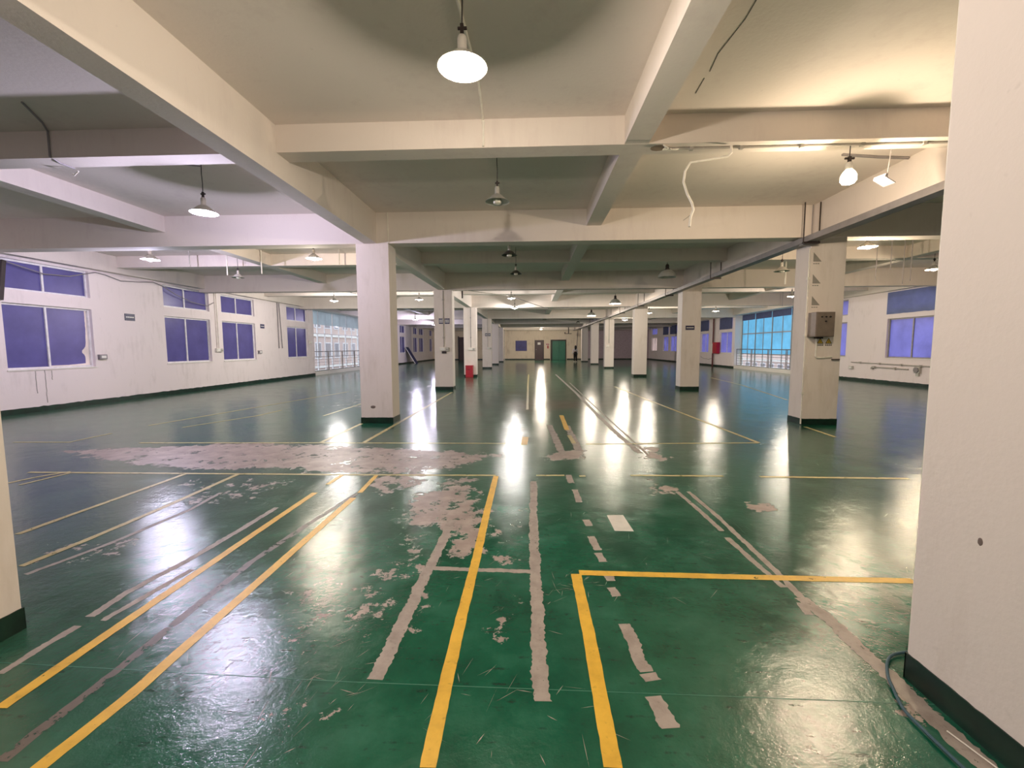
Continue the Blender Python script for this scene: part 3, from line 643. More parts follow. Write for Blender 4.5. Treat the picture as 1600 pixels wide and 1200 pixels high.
# stains under the first window
for y, z0, z1 in ((9.75, 0.45, 0.98), (9.95, 0.2, 0.99), (10.1, 0.75, 0.98)):
    MB().tube([(X0 + 0.001, y + 0.02 * rag(z * 3), z) for z in np.linspace(z0, z1, 9)], 0.008, 4).build('drip_stain', 'mark_grey', wall_left)

# right wall low pipe run
conduit('wall_conduit', [(X1 - 0.03, 19.46, 0.80), (X1 - 0.03, 16.4, 0.77), (X1 - 0.03, 14.5, 0.76)], 0.022, 'conduit_grey', 'long upper pipe low on the right wall', clips=6)
conduit('wall_conduit', [(X1 - 0.03, 18.3, 0.55), (X1 - 0.03, 18.25, 0.63), (X1 - 0.03, 18.15, 0.64), (X1 - 0.03, 16.6, 0.62)], 0.024, 'conduit_grey', 'short lower pipe with couplings low on the right wall', clips=4)
switch((X1, 19.5, 0.50), 'X', -1, 'grey socket box at the far end of the low pipes on the right wall', parts=1, mats=('box_grey', 'box_grey'))
rt = tag(empty('junction_box', (X1, 16.2, 0.48)), 'round grey junction box at the near end of the low right-wall pipes', 'junction box')
P(MB().box(X1 - 0.08, X1, 16.08, 16.32, 0.50, 0.74, bev=0.02), 'housing', 'box_grey', rt)
mb = MB(); mb.lathe([(0.0, 0.0), (0.10, 0.0), (0.10, 0.03), (0.0, 0.03)], seg=20); mb.v = [(X1 - 0.08 - z, 16.2 + x, 0.62 + y) for x, y, z in mb.v]; P(mb, 'cover', 'galvanised', rt)
P(MB().box(X1 - 0.05, X1, 16.14, 16.26, 0.40, 0.50), 'gland', 'box_grey', rt)

# control box on the first right column
yc = CY[1]
cb = tag(empty('control_box', (5.40, yc, 1.66)), 'dull steel control box mounted on the right column above two warning triangles', 'control box')
P(MB().box(5.20, 5.535, yc - 0.235, yc - 0.001, 1.67, 2.12, bev=0.006), 'housing', 'box_metal', cb)
dr = P(MB().box(5.212, 5.523, yc - 0.247, yc - 0.236, 1.682, 2.108, bev=0.003), 'door', 'box_metal', cb)
for u, z in ((5.29, 2.03), (5.365, 2.03), (5.44, 2.03), (5.365, 1.95)):
    mb = MB(); mb.lathe([(0.0, 0.0), (0.015, 0.0), (0.012, 0.02), (0.0, 0.02)], seg=14); mb.v = [(u + x, yc - 0.248 - zz, z + y) for x, y, zz in mb.v]; P(mb, 'button', 'sticker_black', cb, dr)
P(MB().box(5.30, 5.42, yc - 0.12, yc - 0.045, 1.64, 1.669), 'gland', 'dark_steel', cb)
conduit('white_conduit', [(5.36, yc - 0.02, 1.65), (5.36, yc - 0.025, 1.5), (5.36, yc - 0.025, 1.31), (5.385, yc - 0.025, 1.285), (5.5, yc - 0.025, 1.285), (5.66, yc - 0.025, 1.30)], 0.017, 'conduit_white', 'white L-shaped conduit below the control box')
o = MB().box(5.665, 5.80, yc - 0.04, yc - 0.001, 1.235, 1.262, bev=0.003).build('slim_socket', 'dark_frame'); rebase(o); tag(o, 'slim dark strip at the end of the white L-shaped conduit', 'socket')
def tri(x, z, s, y, name, mat, root, d=0.001):
    mb = MB(); mb.add([(x - s / 2, y, z), (x + s / 2, y, z), (x, y, z + s * 0.87), (x - s / 2, y - d, z), (x + s / 2, y - d, z), (x, y - d, z + s * 0.87)], [(0, 1, 2), (3, 5, 4), (0, 3, 4, 1), (1, 4, 5, 2), (2, 5, 3, 0)]); return P(mb, name, mat, root)
for k, x in enumerate((5.445, 5.60)):
    st = tag(empty('warning_sticker', (x, yc, 1.50)), ('left' if k == 0 else 'right') + ' one of two warning triangles under the control box', 'warning sticker', 'warning triangles')
    a = tri(x, 1.545, 0.125, yc - 0.001, 'triangle', 'sticker_black', st, 0.001)
    tri(x, 1.556, 0.09, yc - 0.0025, 'field', 'sticker_yellow', st)
    mb = MB(); mb.add([(x + 0.008, yc - 0.0045, 1.612), (x - 0.012, yc - 0.0045, 1.585), (x + 0.001, yc - 0.0045, 1.586), (x - 0.006, yc - 0.0045, 1.562), (x + 0.013, yc - 0.0045, 1.593), (x, yc - 0.0045, 1.592)], [(0, 1, 2, 5), (2, 3, 4, 5)]); P(mb, 'bolt_symbol', 'sticker_black', st)
    mb = MB()
    for i in range(4): mb.box(x - 0.06 + i * 0.032, x - 0.036 + i * 0.032, yc - 0.002, yc - 0.0005, 1.508, 1.530)
    P(mb, 'print', 'sticker_black', st)
for k, (x, z) in enumerate(((5.24, 3.06), (5.245, 2.66), (5.25, 2.26))):  # flat grey triangles, each with a row of small bars beneath
    st = tag(empty('grey_triangle', (x + 0.06, yc, z - 0.05)), ('topmost', 'middle', 'lowest')[k] + ' of three faint grey triangle marks down the control-box column', 'sign', 'faint triangle marks')
    mb = MB(); mb.add([(x, yc - 0.001, z), (x + 0.15, yc - 0.001, z), (x, yc - 0.001, z + 0.17), (x, yc - 0.003, z), (x + 0.15, yc - 0.003, z), (x, yc - 0.003, z + 0.17)], [(0, 1, 2), (3, 5, 4), (0, 3, 4, 1), (1, 4, 5, 2), (2, 5, 3, 0)]); P(mb, 'triangle', 'mark_grey', st)
    mb = MB()
    for i in range(3): mb.box(x + i * 0.04, x + 0.03 + i * 0.04, yc - 0.003, yc - 0.001, z - 0.045, z - 0.028)
    P(mb, 'print', 'mark_grey', st)
conduit('white_conduit', [(5.165, yc + 0.0, 3.3), (5.165, yc + 0.0, 2.2), (5.165, yc + 0.0, 1.2), (5.165, yc + 0.0, 0.02)], 0.013, 'conduit_white', 'thin white conduit down the corner of the control-box column', clips=3)

# ---------------------------------------------------------------- cable tray
tr = tag(empty('cable_tray', (5.06, 2.0, 3.33)), 'long dull steel cable tray slung under the right-row beam', 'cable tray')
ch = MB(); ya, yb = -2.0, 50.0
ch.box(4.96, 5.14, ya, yb, 3.37, 3.378).box(4.955, 4.963, ya, yb, 3.37, 3.47).box(5.137, 5.145, ya, yb, 3.37, 3.47)
P(ch, 'channel', 'galvanised', tr)
for k, y in enumerate([4.2, 8.1, 12.1, 16.0, 20.0, 24.0, 28.0, 32.0, 36.0, 40.0, 44.0]):
    hb = P(MB().box(4.90, 5.19, y, y + 0.05, 3.335, 3.368), 'hanger', 'dark_steel', tr)
    for x in (4.91, 5.18): P(MB().tube([(x, y + 0.025, 3.36), (x, y + 0.025, ZC if x < 5 and abs(y - 8.1) > 1 else ZC - 0.02)], 0.011, 6), 'rod', 'dark_steel', tr, hb)
for k in range(3):
    pts = [(5.0 + 0.04 * k + 0.01 * rag(y * .3, k), y, 3.385 + 0.012 * k) for y in np.linspace(-2, 49, 60)]
    P(MB().tube(pts, 0.010, 5), 'cable', 'cable_grey', tr)
P(MB().box(4.97, 5.22, CY[1] - 0.13, CY[1] - 0.001, 3.34, 3.37), 'bracket_plate', 'galvanised', tr)

# ---------------------------------------------------------------- lamps
def lamp_small():
    """conical metal shade with a bulb showing below it; origin at the middle of the rim"""
    root = empty('pendant_lamp')
    MB().tube([(0, 0, 0.28), (0.004, 0, 0.34), (-0.003, 0, 0.40), (0, 0, 0.46)], 0.006, 6).build('cord', 'cable_black', root)
    MB().tube([(-0.03, 0, 0.262), (0.035, 0, 0.262)], 0.011, 8).box(-0.012, 0.012, -0.012, 0.012, 0.20, 0.29).build('hook', 'dark_steel', root)
    MB().lathe([(0.0, 0.21), (0.028, 0.21), (0.034, 0.19), (0.034, 0.115), (0.045, 0.105), (0.05, 0.08)], seg=18).build('socket', 'aluminium', root, True)
    MB().lathe([(0.048, 0.10), (0.075, 0.085), (0.13, 0.035), (0.172, 0.004), (0.176, 0.0), (0.172, -0.001), (0.13, 0.029), (0.074, 0.078), (0.045, 0.092)], seg=32).build('shade', 'aluminium', root, True)
    MB().lathe([(0.03, 0.08), (0.045, 0.06), (0.058, 0.03), (0.060, 0.0), (0.052, -0.022), (0.03, -0.034), (0.0, -0.038)], seg=20).build('bulb', 'bulb_off', root, True)
    return root
def lamp_dome():
    root = empty('high_bay_lamp')
    MB().tube([(0, 0, 0.34), (0, 0, 0.60)], 0.008, 6).build('cord', 'cable_black', root)
    MB().lathe([(0.0, 0.36), (0.035, 0.36), (0.05, 0.33), (0.05, 0.24), (0.07, 0.23), (0.07, 0.20)], seg=20).build('housing', 'dark_steel', root, True)
    mb = MB(); prof = [(0.065, 0.21), (0.12, 0.19), (0.18, 0.14), (0.22, 0.08), (0.245, 0.01), (0.25, 0.0), (0.243, 0.0), (0.215, 0.075), (0.175, 0.133), (0.118, 0.182), (0.06, 0.2)]
    seg = 48; k = 0
    for (r, z) in prof:
        for j in range(seg):
            t = 2 * math.pi * j / seg; q = r * (1 + (0.012 if j % 2 else 0)); mb.v.append((q * math.cos(t), q * math.sin(t), z))
    for i in range(len(prof) - 1):
        for j in range(seg): mb.f.append((i * seg + j, i * seg + (j + 1) % seg, (i + 1) * seg + (j + 1) % seg, (i + 1) * seg + j)); mb.m.append(0)
    mb.build('reflector', 'aluminium', root, True)
    MB().lathe([(0.03, 0.18), (0.05, 0.14), (0.055, 0.06), (0.04, 0.02), (0.0, 0.01)], seg=20).build('bulb', 'bulb_off', root, True)
    return root
def lamp_bare():
    root = empty('bare_lamp')
    MB().tube([(0, 0, 0.22), (0, 0, 0.36)], 0.006, 6).build('cord', 'cable_black', root)
    MB().tube([(-0.05, 0, 0.215), (0.05, 0, 0.215)], 0.013, 8).box(-0.014, 0.014, -0.014, 0.014, 0.16, 0.235).build('hook', 'dark_steel', root)
    MB().lathe([(0.0, 0.17), (0.03, 0.17), (0.036, 0.15), (0.036, 0.09), (0.0, 0.085)], seg=18).build('socket', 'aluminium', root, True)
    MB().lathe([(0.03, 0.095), (0.06, 0.06), (0.078, 0.02), (0.078, -0.03), (0.06, -0.058), (0.0, -0.07)], seg=24).build('bulb', 'bulb_off', root, True)
    return root
proto = {'s': lamp_small(), 'd': lamp_dome(), 'b': lamp_bare()}; used = set()
BULB = {'w': 'bulb_warm', 'a': 'bulb_amber', 'v': 'bulb_violet', 'h': 'bulb_white'}; LCOL = {'w': WARM, 'a': AMBER, 'v': VIOLET, 'h': WHITE}
def ceil_z(x, y):
    for b0 in CY:
        if b0 < y < b0 + 0.3: return 3.5
    for b0 in MY:
        if b0 < y < b0 + 0.27: return 3.77
    return ZC
def lamp(t, x, y, z, sc, lit, label, power=1.0, dark=False):
    if t in used: o = copy_tree(proto[t])
    else: o = proto[t]; used.add(t)
    o.location = (x, y, z); o.scale = (sc, sc, sc)
    tag(o, label, 'lamp', 'ceiling lamps')
    top = ceil_z(x, y)
    for ch in kids(o):
        if ch.name.startswith('cord'):
            me = ch.data.copy(); ch.data = me; zs = [q.co.z for q in me.vertices]; lo, hi = min(zs), max(zs); tgt = (top - z) / sc
            for q in me.vertices: q.co.z = lo + (q.co.z - lo) / (hi - lo) * (tgt - lo)
        if ch.name.startswith('bulb'):
            me = ch.data.copy(); ch.data = me; me.materials.clear(); me.materials.append(MATS[BULB[lit] if lit else 'bulb_off'])
        if (ch.name.startswith('shade') or ch.name.startswith('reflector')) and dark:
            me = ch.data.copy(); ch.data = me; me.materials.clear(); me.materials.append(MATS['shade_dark'])
    if lit:
        l = bpy.data.lights.new('lamp_light', 'POINT'); l.energy = LAMP_W * power; l.color = LCOL[lit]; l.shadow_soft_size = 0.04
        lo = bpy.data.objects.new('lamp_light', l); COL.objects.link(lo); lo.parent = o; lo.location = (0, 0, {'s': -0.085 if y < 8 else -0.07, 'd': -0.05, 'b': -0.125}[t])
lamp('s', -0.455, 3.05, 3.38, 0.95, 'w', 'large glowing pendant lamp nearest the camera at the top of the photo', 0.85)
lamp('s', -0.434, 5.86, 3.42, 0.92, None, 'unlit pendant lamp with a frosted bulb, shade shadow on the beam behind')
lamp('s', -0.43, 9.08, 3.40, 0.92, None, 'unlit dark pendant just under the first main beam, upper of two dark cones', dark=True)
lamp('s', -0.37, 11.35, 3.40, 0.88, None, 'unlit dark pendant, lower of the two dark cones', dark=True)
lamp('s', -0.74, 17.1, 3.42, 0.9, 'h', 'lit pendant in the middle aisle with a cable to each side', 0.85)
lamp('s', -0.76, 21.4, 3.42, 0.9, 'h', 'lit pendant in the middle aisle just below and behind another lit one', 1.0)
lamp('d', 3.72, 12.05, 3.38, 0.96, None, 'unlit ribbed dome lamp, largest of the domes left of the cable tray')
lamp('d', 3.72, 19.2, 3.38, 1.0, 'w', 'lit dome lamp left of the tray, second of the dome row', 1.1)
lamp('d', 3.70, 26.4, 3.38, 1.0, 'w', 'lit dome lamp left of the tray, third of the dome row', 1.3)
lamp('s', 3.71, 33.8, 3.40, 1.0, None, 'small unlit dark cone lamp beyond the dome lamps', dark=True)
lamp('b', 3.63, 5.24, 3.41, 1.0, 'a', 'bright bare lamp under the cross beam at upper right', 0.95)
lamp('s', 6.72, 9.05, 3.46, 0.95, 'a', 'lit amber lamp right of the control-box column just under the beam', 1.0)
lamp('s', 10.15, 11.45, 3.41, 0.95, 'a', 'lit amber lamp at the left edge of the large near pillar', 1.0)
lamp('s', 6.39, 11.4, 3.40, 1.05, None, 'unlit lamp left of the control-box column')
lamp('s', 9.98, 23.8, 3.40, 1.0, 'w', 'lit lamp above the fire cabinet in the right bay', 1.0)
lamp('s', 10.01, 17.1, 3.40, 0.9, 'w', 'lit lamp at the left side of the control-box column', 1.0)
lamp('s', 6.70, 31.0, 3.40, 1.2, 'w', 'lit lamp seen between the fourth and fifth right-row columns', 1.6)
lamp('s', 6.69, 24.75, 3.40, 1.0, 'w', 'lit lamp just right of the third right-row column', 1.5)
lamp('s', -4.63, 6.10, 3.42, 1.0, 'v', 'violet-white glowing lamp in the left bay, nearest the camera there', 1.25)
lamp('s', -8.45, 9.42, 3.48, 1.0, 'v', 'violet-white lamp under the main beam near the left wall', 1.5)
lamp('s', -4.80, 9.55, 3.48, 0.95, 'w', 'warm lit lamp just left of the large left column under the beam', 1.2)
lamp('s', -7.93, 11.56, 3.42, 0.9, None, 'unlit lamp beyond the main beam in the left bay')
lamp('s', -8.0, 17.45, 3.42, 0.9, 'h', 'lit lamp above the steel railing in the left bay', 2.0)
lamp('s', -4.44, 17.26, 3.42, 0.9, 'h', 'lit lamp just left of the cream column', 1.0)
lamp('s', -7.87, 29.4, 3.42, 1.0, 'v', 'lit lamp low between the large left column and the cream column', 1.5)
lamp('s', -8.12, 36.3, 3.42, 1.0, 'v', 'lit lamp touching the left edge of the cream column', 1.7)
lamp('s', 1.12, 45.0, 3.36, 1.0, 'w', 'lit lamp before the far wall above the brown door', 3.8)
lamp('s', -0.45, -0.7, 3.40, 1.0, 'w', 'added pendant over the camera position, unseen, lighting the near pillar', 1.1)  # out-of-view lamp added to brighten the large near pillar
lamp('s', 3.6, -1.6, 3.40, 1.0, 'w', 'added unseen pendant behind the large near pillar, for extra light', 0.8)  # second added lamp out of view, more light on the near end

# ---------------------------------------------------------------- ceiling wiring
conduit('ceiling_conduit', [(-0.54, 3.3, ZC - 0.012), (-0.50, 4.4, ZC - 0.012), (-0.53, 5.07, ZC - 0.012), (-0.53, 5.075, 3.9), (-0.53, 5.075, 3.78)], 0.014, 'conduit_white', 'white conduit from the nearest lamp over to the cross beam')
conduit('lamp_wire', [(-0.50, 5.37, 3.78), (-0.48, 5.6, 3.95), (-0.44, 5.85, ZC - 0.01)], 0.007, 'cable_black', 'thin wire feeding the unlit pendant', 'wire')
yb_ = 5.20
conduit('beam_conduit', [(1.56, yb_, 3.757), (2.4, yb_, 3.757), (3.4, yb_, 3.757), (4.4, yb_, 3.757), (5.19, yb_, 3.757)], 0.012, 'conduit_grey', 'conduit clipped along the underside of the cross beam at upper right', clips=6)
conduit('broken_conduit', [(2.26, 5.14, 3.75), (2.25, 5.1, 3.66), (2.21, 5.1, 3.62), (1.80, 5.1, 3.56), (1.745, 5.1, 3.47), (1.73, 5.1, 3.35), (1.775, 5.1, 3.22), (1.83, 5.1, 3.12), (1.85, 5.1, 3.05), (1.82, 5.1, 2.97), (1.81, 5.1, 2.86)], 0.013, 'conduit_white', 'broken white conduit dangling in the air below the cross beam', bends=True)
conduit('broken_conduit', [(1.82, 5.1, 2.99), (1.78, 5.1, 2.96), (1.74, 5.1, 2.93)], 0.004, 'conduit_grey', 'short wire end poking from the dangling conduit', 'wire')
rt = tag(empty('wire_bundle', (1.62, 5.2, 3.74)), 'pale knot of torn wires at the end of the beam conduit', 'wires')
for k in range(9):
    a = k * 0.7; P(MB().tube([(1.50 + 0.01 * k, 5.12 + 0.01 * k, 3.765), (1.55 + 0.05 * math.cos(a), 5.15 + 0.03 * math.sin(a), 3.73), (1.60 + 0.06 * math.cos(a * 2), 5.17, 3.735), (1.70, 5.2, 3.757)], 0.007, 5), 'wire', 'conduit_white', rt)
P(sphere_patch((1.47, 5.2, 3.77), (0.09, 0.08, 0.003), 1), 'scorch_mark', 'rust_smudge', rt)
o = MB().box(4.03, 4.19, 5.28, 5.42, 3.40, 3.41).box(4.03, 4.04, 5.28, 5.42, 3.41, 3.44).build('loose_bracket', 'cable_grey'); rebase(o); o.rotation_euler = (0, math.radians(24), 0.2); tag(o, 'bent grey bracket hanging beside the bright bare lamp', 'bracket')
conduit('bracket_rod', [(4.12, 5.33, 3.42), (4.16, 5.36, 3.6), (4.22, 5.38, ZC)], 0.006, 'galvanised', 'thin rod holding the bent bracket', 'rod')
conduit('ceiling_conduit', [(4.2, 6.2, ZC - 0.015), (4.75, 6.3, ZC - 0.015), (5.18, 6.35, ZC - 0.015)], 0.02, 'galvanised', 'grey pipe on the slab behind the bright bare lamp')
conduit('ceiling_conduit', [(-5.3, 4.5, ZC - 0.01), (-5.55, 4.9, ZC - 0.01), (-5.70, 5.08, ZC - 0.01), (-5.70, 5.078, 3.78), (-5.72, 5.2, 3.76), (-5.72, 5.37, 3.762)], 0.011, 'cable_grey', 'dark cable crossing the slab and beam of the left bay')
conduit('ceiling_conduit', [(-5.30, 5.37, 3.79), (-5.18, 5.9, ZC - 0.02), (-4.63, 6.1, ZC - 0.02)], 0.009, 'cable_grey', 'cable leading to the violet-white near lamp')
conduit('wire_end', [(-5.83, 5.45, 3.73), (-5.78, 5.42, 3.70), (-5.70, 5.40, 3.74)], 0.008, 'conduit_white', 'small white hooked wire end hanging in the left bay', 'wire')
conduit('beam_cable', [(-2.70, 14.9, 3.46), (-2.2, 14.98, 3.47), (-1.5, 15.6, 3.44), (-0.76, 16.9, 3.50)], 0.012, 'conduit_white', 'pale cable from the cream column to the lit middle-aisle lamp', 'cable')
conduit('beam_cable', [(-0.70, 17.2, 3.50), (0.1, 19.0, 3.40), (0.95, 21.4, 3.36), (1.5, 21.7, 3.45), (3.2, 21.75, 3.49), (4.95, 21.7, 3.49)], 0.013, 'cable_grey', 'dark cable sagging from the lit middle-aisle lamp towards the tray', 'cable')
conduit('beam_cable', [(X0 + 0.3, 15.0, 3.47), (-8, 15.02, 3.46), (-5, 15.02, 3.47), (-3.4, 15.03, 3.46)], 0.014, 'conduit_grey', 'cable along the second main beam in the left bay', 'cable')
conduit('column_riser', [(-2.72, CY[1] - 0.012, 3.5), (-2.72, CY[1] - 0.012, 3.8), (-2.72, CY[1] - 0.012, ZC)], 0.010, 'conduit_white', 'short white conduit on the beam above the large left column')
conduit('column_riser', [(5.18, CY[1] - 0.012, 3.5), (5.18, CY[1] - 0.012, ZC)], 0.008, 'cable_grey', 'short dark conduit on the beam above the control-box column')
for k, (x, z, nm) in enumerate(((8.02, 3.0, 'first'), (8.34, 3.25, 'second'), (8.63, 2.93, 'third'), (8.80, 3.0, 'fourth'))):
    conduit('hanging_rod', [(x, 10.5, ZC), (x, 10.5, z)], 0.008, 'cable_grey', '%s from the left of four thin rods hanging right of the control-box column' % nm, 'rod', 'thin hanging rods')
for k, (y, nm) in enumerate(((16.5, 'first'), (17.9, 'second'), (19.2, 'third'), (20.6, 'fourth'))):
    x = 10.6 + 0.35 * k
    conduit('hanging_rod', [(x, y, ZC), (x, y, 3.35)], 0.010, 'cable_grey', '%s from the left of four thin rods hanging before the cyan glazing' % nm, 'rod', 'thin hanging rods')
for k, (x, z, nm) in enumerate(((-9.06, 3.69, 'leftmost'), (-8.04, 3.44, 'second'), (-7.10, 3.47, 'third'), (-5.0, 3.69, 'rightmost'))):
    conduit('hanging_rod', [(x, 11.3, ZC), (x, 11.3, z)], 0.014, 'conduit_white' if k in (1, 2) else 'conduit_grey', '%s of four short rods hanging beyond the main beam in the left bay' % nm, 'rod', 'thin hanging rods')
conduit('hanging_rod', [(7.0, 12.3, ZC), (7.0, 12.3, 3.2)], 0.02, 'conduit_white', 'short white pipe beside the unlit lamp left of the control-box column', 'rod')
conduit('hanging_rod', [(-2.55, 16.3, ZC), (-2.55, 16.3, 3.35)], 0.03, 'dark_steel', 'dark rod above the column with the red box', 'rod')
conduit('beam_cable', [(4.9, 15.0, 3.47), (3.0, 15.02, 3.46), (0.5, 15.02, 3.47), (-2.6, 15.03, 3.47)], 0.013, 'conduit_grey', 'cable along the second main beam over the middle aisle', 'cable')
# far-end black brackets and cross pipe
conduit('far_pipe', [(X0 + 1, 49.5, 3.45), (0, 49.4, 3.46), (4.9, 49.5, 3.45)], 0.02, 'conduit_grey', 'pale pipe crossing the far end under the ceiling', 'pipe')
o = MB().box(3.9, 4.7, 49.2, 49.4, 3.0, 3.06).box(3.9, 4.0, 49.2, 49.4, 3.06, 3.2).box(4.3, 4.4, 49.2, 49.3, 3.06, ZC - 0.001).build('speaker_bracket', 'dark_steel'); rebase(o); tag(o, 'black bracket hanging above the green double door', 'bracket')

# ---------------------------------------------------------------- fire gear, red box, panel, hose
fc = tag(empty('hydrant_cabinet', (X1 - 0.12, 33.1, 0.9)), 'red hydrant cabinet with a pale side panel on the right wall', 'hydrant cabinet')
P(MB().box(X1 - 0.26, X1 - 0.001, 32.65, 33.35, 0.98, 1.82, bev=0.01), 'housing', 'red_paint', fc)
P(MB().box(X1 - 0.275, X1 - 0.262, 32.68, 33.32, 1.0, 1.80), 'door', 'red_paint', fc)
conduit('standpipe', [(X1 - 0.12, 33.62, 0.0), (X1 - 0.12, 33.62, 1.7), (X1 - 0.12, 33.62, 3.6)], 0.06, 'maroon_pipe', 'maroon standpipe rising beside the red hydrant cabinet', 'pipe', clips=0)
o = MB().box(X1 - 0.30, X1 - 0.001, 33.365, 33.545, 1.0, 1.72, bev=0.004).build('notice_board', 'sign_white'); rebase(o); tag(o, 'white panel on the maroon standpipe', 'panel')
conduit('wall_cable', [(X1 - 0.02, 33.75, 0.62), (X1 - 0.02, 34.6, 0.5), (X1 - 0.02, 35.6, 0.55), (X1 - 0.02, 36.2, 0.68)], 0.014, 'cable_grey', 'sagging cable low on the wall beside the maroon standpipe', 'cable')

y = CY[3]
rb = tag(empty('red_box', (-3.07, y - 0.16, 0)), 'dark red box standing on the floor against a left-row column', 'box')
P(MB().box(-3.25, -2.89, y - 0.28, y - 0.02, 0.0, 0.56, bev=0.01), 'body', 'red_paint', rb)
P(MB().box(-3.26, -2.88, y - 0.29, y - 0.01, 0.561, 0.60, bev=0.006), 'lid', 'red_paint', rb)
P(MB().tube([(-3.12, y - 0.3, 0.40), (-3.12, y - 0.32, 0.40), (-3.02, y - 0.32, 0.40), (-3.02, y - 0.3, 0.40)], 0.008, 6), 'handle', 'dark_steel', rb)

bp = tag(empty('leaning_panel', (-11.5, 40.6, 0)), 'navy board with a pale edge leaning on the left wall', 'panel')
def lean(y0, y1, t0, t1):
    mb = MB(); a = Vector((X0 + 0.95, 0, 0.0)); c = Vector((X0 + 0.02, 0, 1.55)); nrm = Vector((0.86, 0, 0.52)).normalized()
    q = [a + nrm * t0, c + nrm * t0, c + nrm * t1, a + nrm * t1]
    mb.add([(p.x, y0, max(0, p.z)) for p in q] + [(p.x, y1, max(0, p.z)) for p in q], [(0, 1, 2, 3), (4, 7, 6, 5), (0, 4, 5, 1), (1, 5, 6, 2), (2, 6, 7, 3), (3, 7, 4, 0)]); return mb
P(lean(40.2, 41.2, 0.0, 0.03), 'board', 'panel_blue', bp)
P(lean(40.12, 40.198, 0.0, 0.04), 'edge_strip', 'sign_white', bp)

hose_pts = [(1.60, 2.35, 0.012), (1.75, 2.18, 0.012), (1.82, 2.08, 0.012), (1.79, 2.045, 0.012), (1.73, 2.02, 0.012), (1.67, 1.965, 0.012), (1.615, 1.89, 0.012), (1.58, 1.82, 0.012), (1.548, 1.75, 0.012), (1.53, 1.69, 0.012), (1.528, 1.57, 0.012), (1.53, 1.47, 0.012), (1.54, 1.2, 0.012), (1.6, 0.8, 0.012)][2:]
hose_pts = [(2.3, 2.05, 0.012), (2.0, 2.06, 0.012), (1.88, 2.06, 0.012)] + hose_pts[1:]
def smooth_pts(p, n=5):
    out = []
    for i in range(len(p) - 1):
        a, b_, c, d_ = (Vector(p[max(i - 1, 0)]), Vector(p[i]), Vector(p[i + 1]), Vector(p[min(i + 2, len(p) - 1)]))
        for k in range(n):
            t = k / n; out.append(0.5 * ((2 * b_) + (c - a) * t + (2 * a - 5 * b_ + 4 * c - d_) * t * t + (3 * b_ - a - 3 * c + d_) * t ** 3))
    out.append(Vector(p[-1])); return out
conduit('floor_hose', smooth_pts(hose_pts), 0.0065, 'hose_blue', 'thin dark teal cable curling round the foot of the large near pillar', 'cable')
conduit('floor_wire', [(1.62, 1.62, 0.006), (1.66, 1.45, 0.006), (1.68, 1.2, 0.006)], 0.003, 'conduit_white', 'short thin pale wire on the floor along the large near pillar', 'wire')

# red fire signs by the doors
sg = tag(empty('fire_sign', (2.15, YF, 1.4)), 'red and white fire notice between the brown and green doors', 'sign')
P(MB().box(1.85, 2.35, YF - 0.02, YF - 0.001, 1.75, 1.95), 'board', 'sign_white', sg)
P(MB().box(1.9, 2.3, YF - 0.03, YF - 0.021, 1.79, 1.91), 'red_field', 'red_paint', sg)
P(MB().box(2.05, 2.22, YF - 0.03, YF - 0.001, 1.35, 1.72), 'lower_strip', 'red_paint', sg)
conduit('far_riser', [(5.6, 51.96, 0.0), (5.6, 51.96, 2.0), (5.7, 51.96, 3.5)], 0.03, 'cable_grey', 'vertical cables on the far wall behind the person', 'cable')
conduit('far_riser', [(-3.1, 51.95, 0.0), (-3.1, 51.95, 3.5)], 0.05, 'conduit_white', 'pale riser pipe on the far wall left of the blue window', 'pipe')

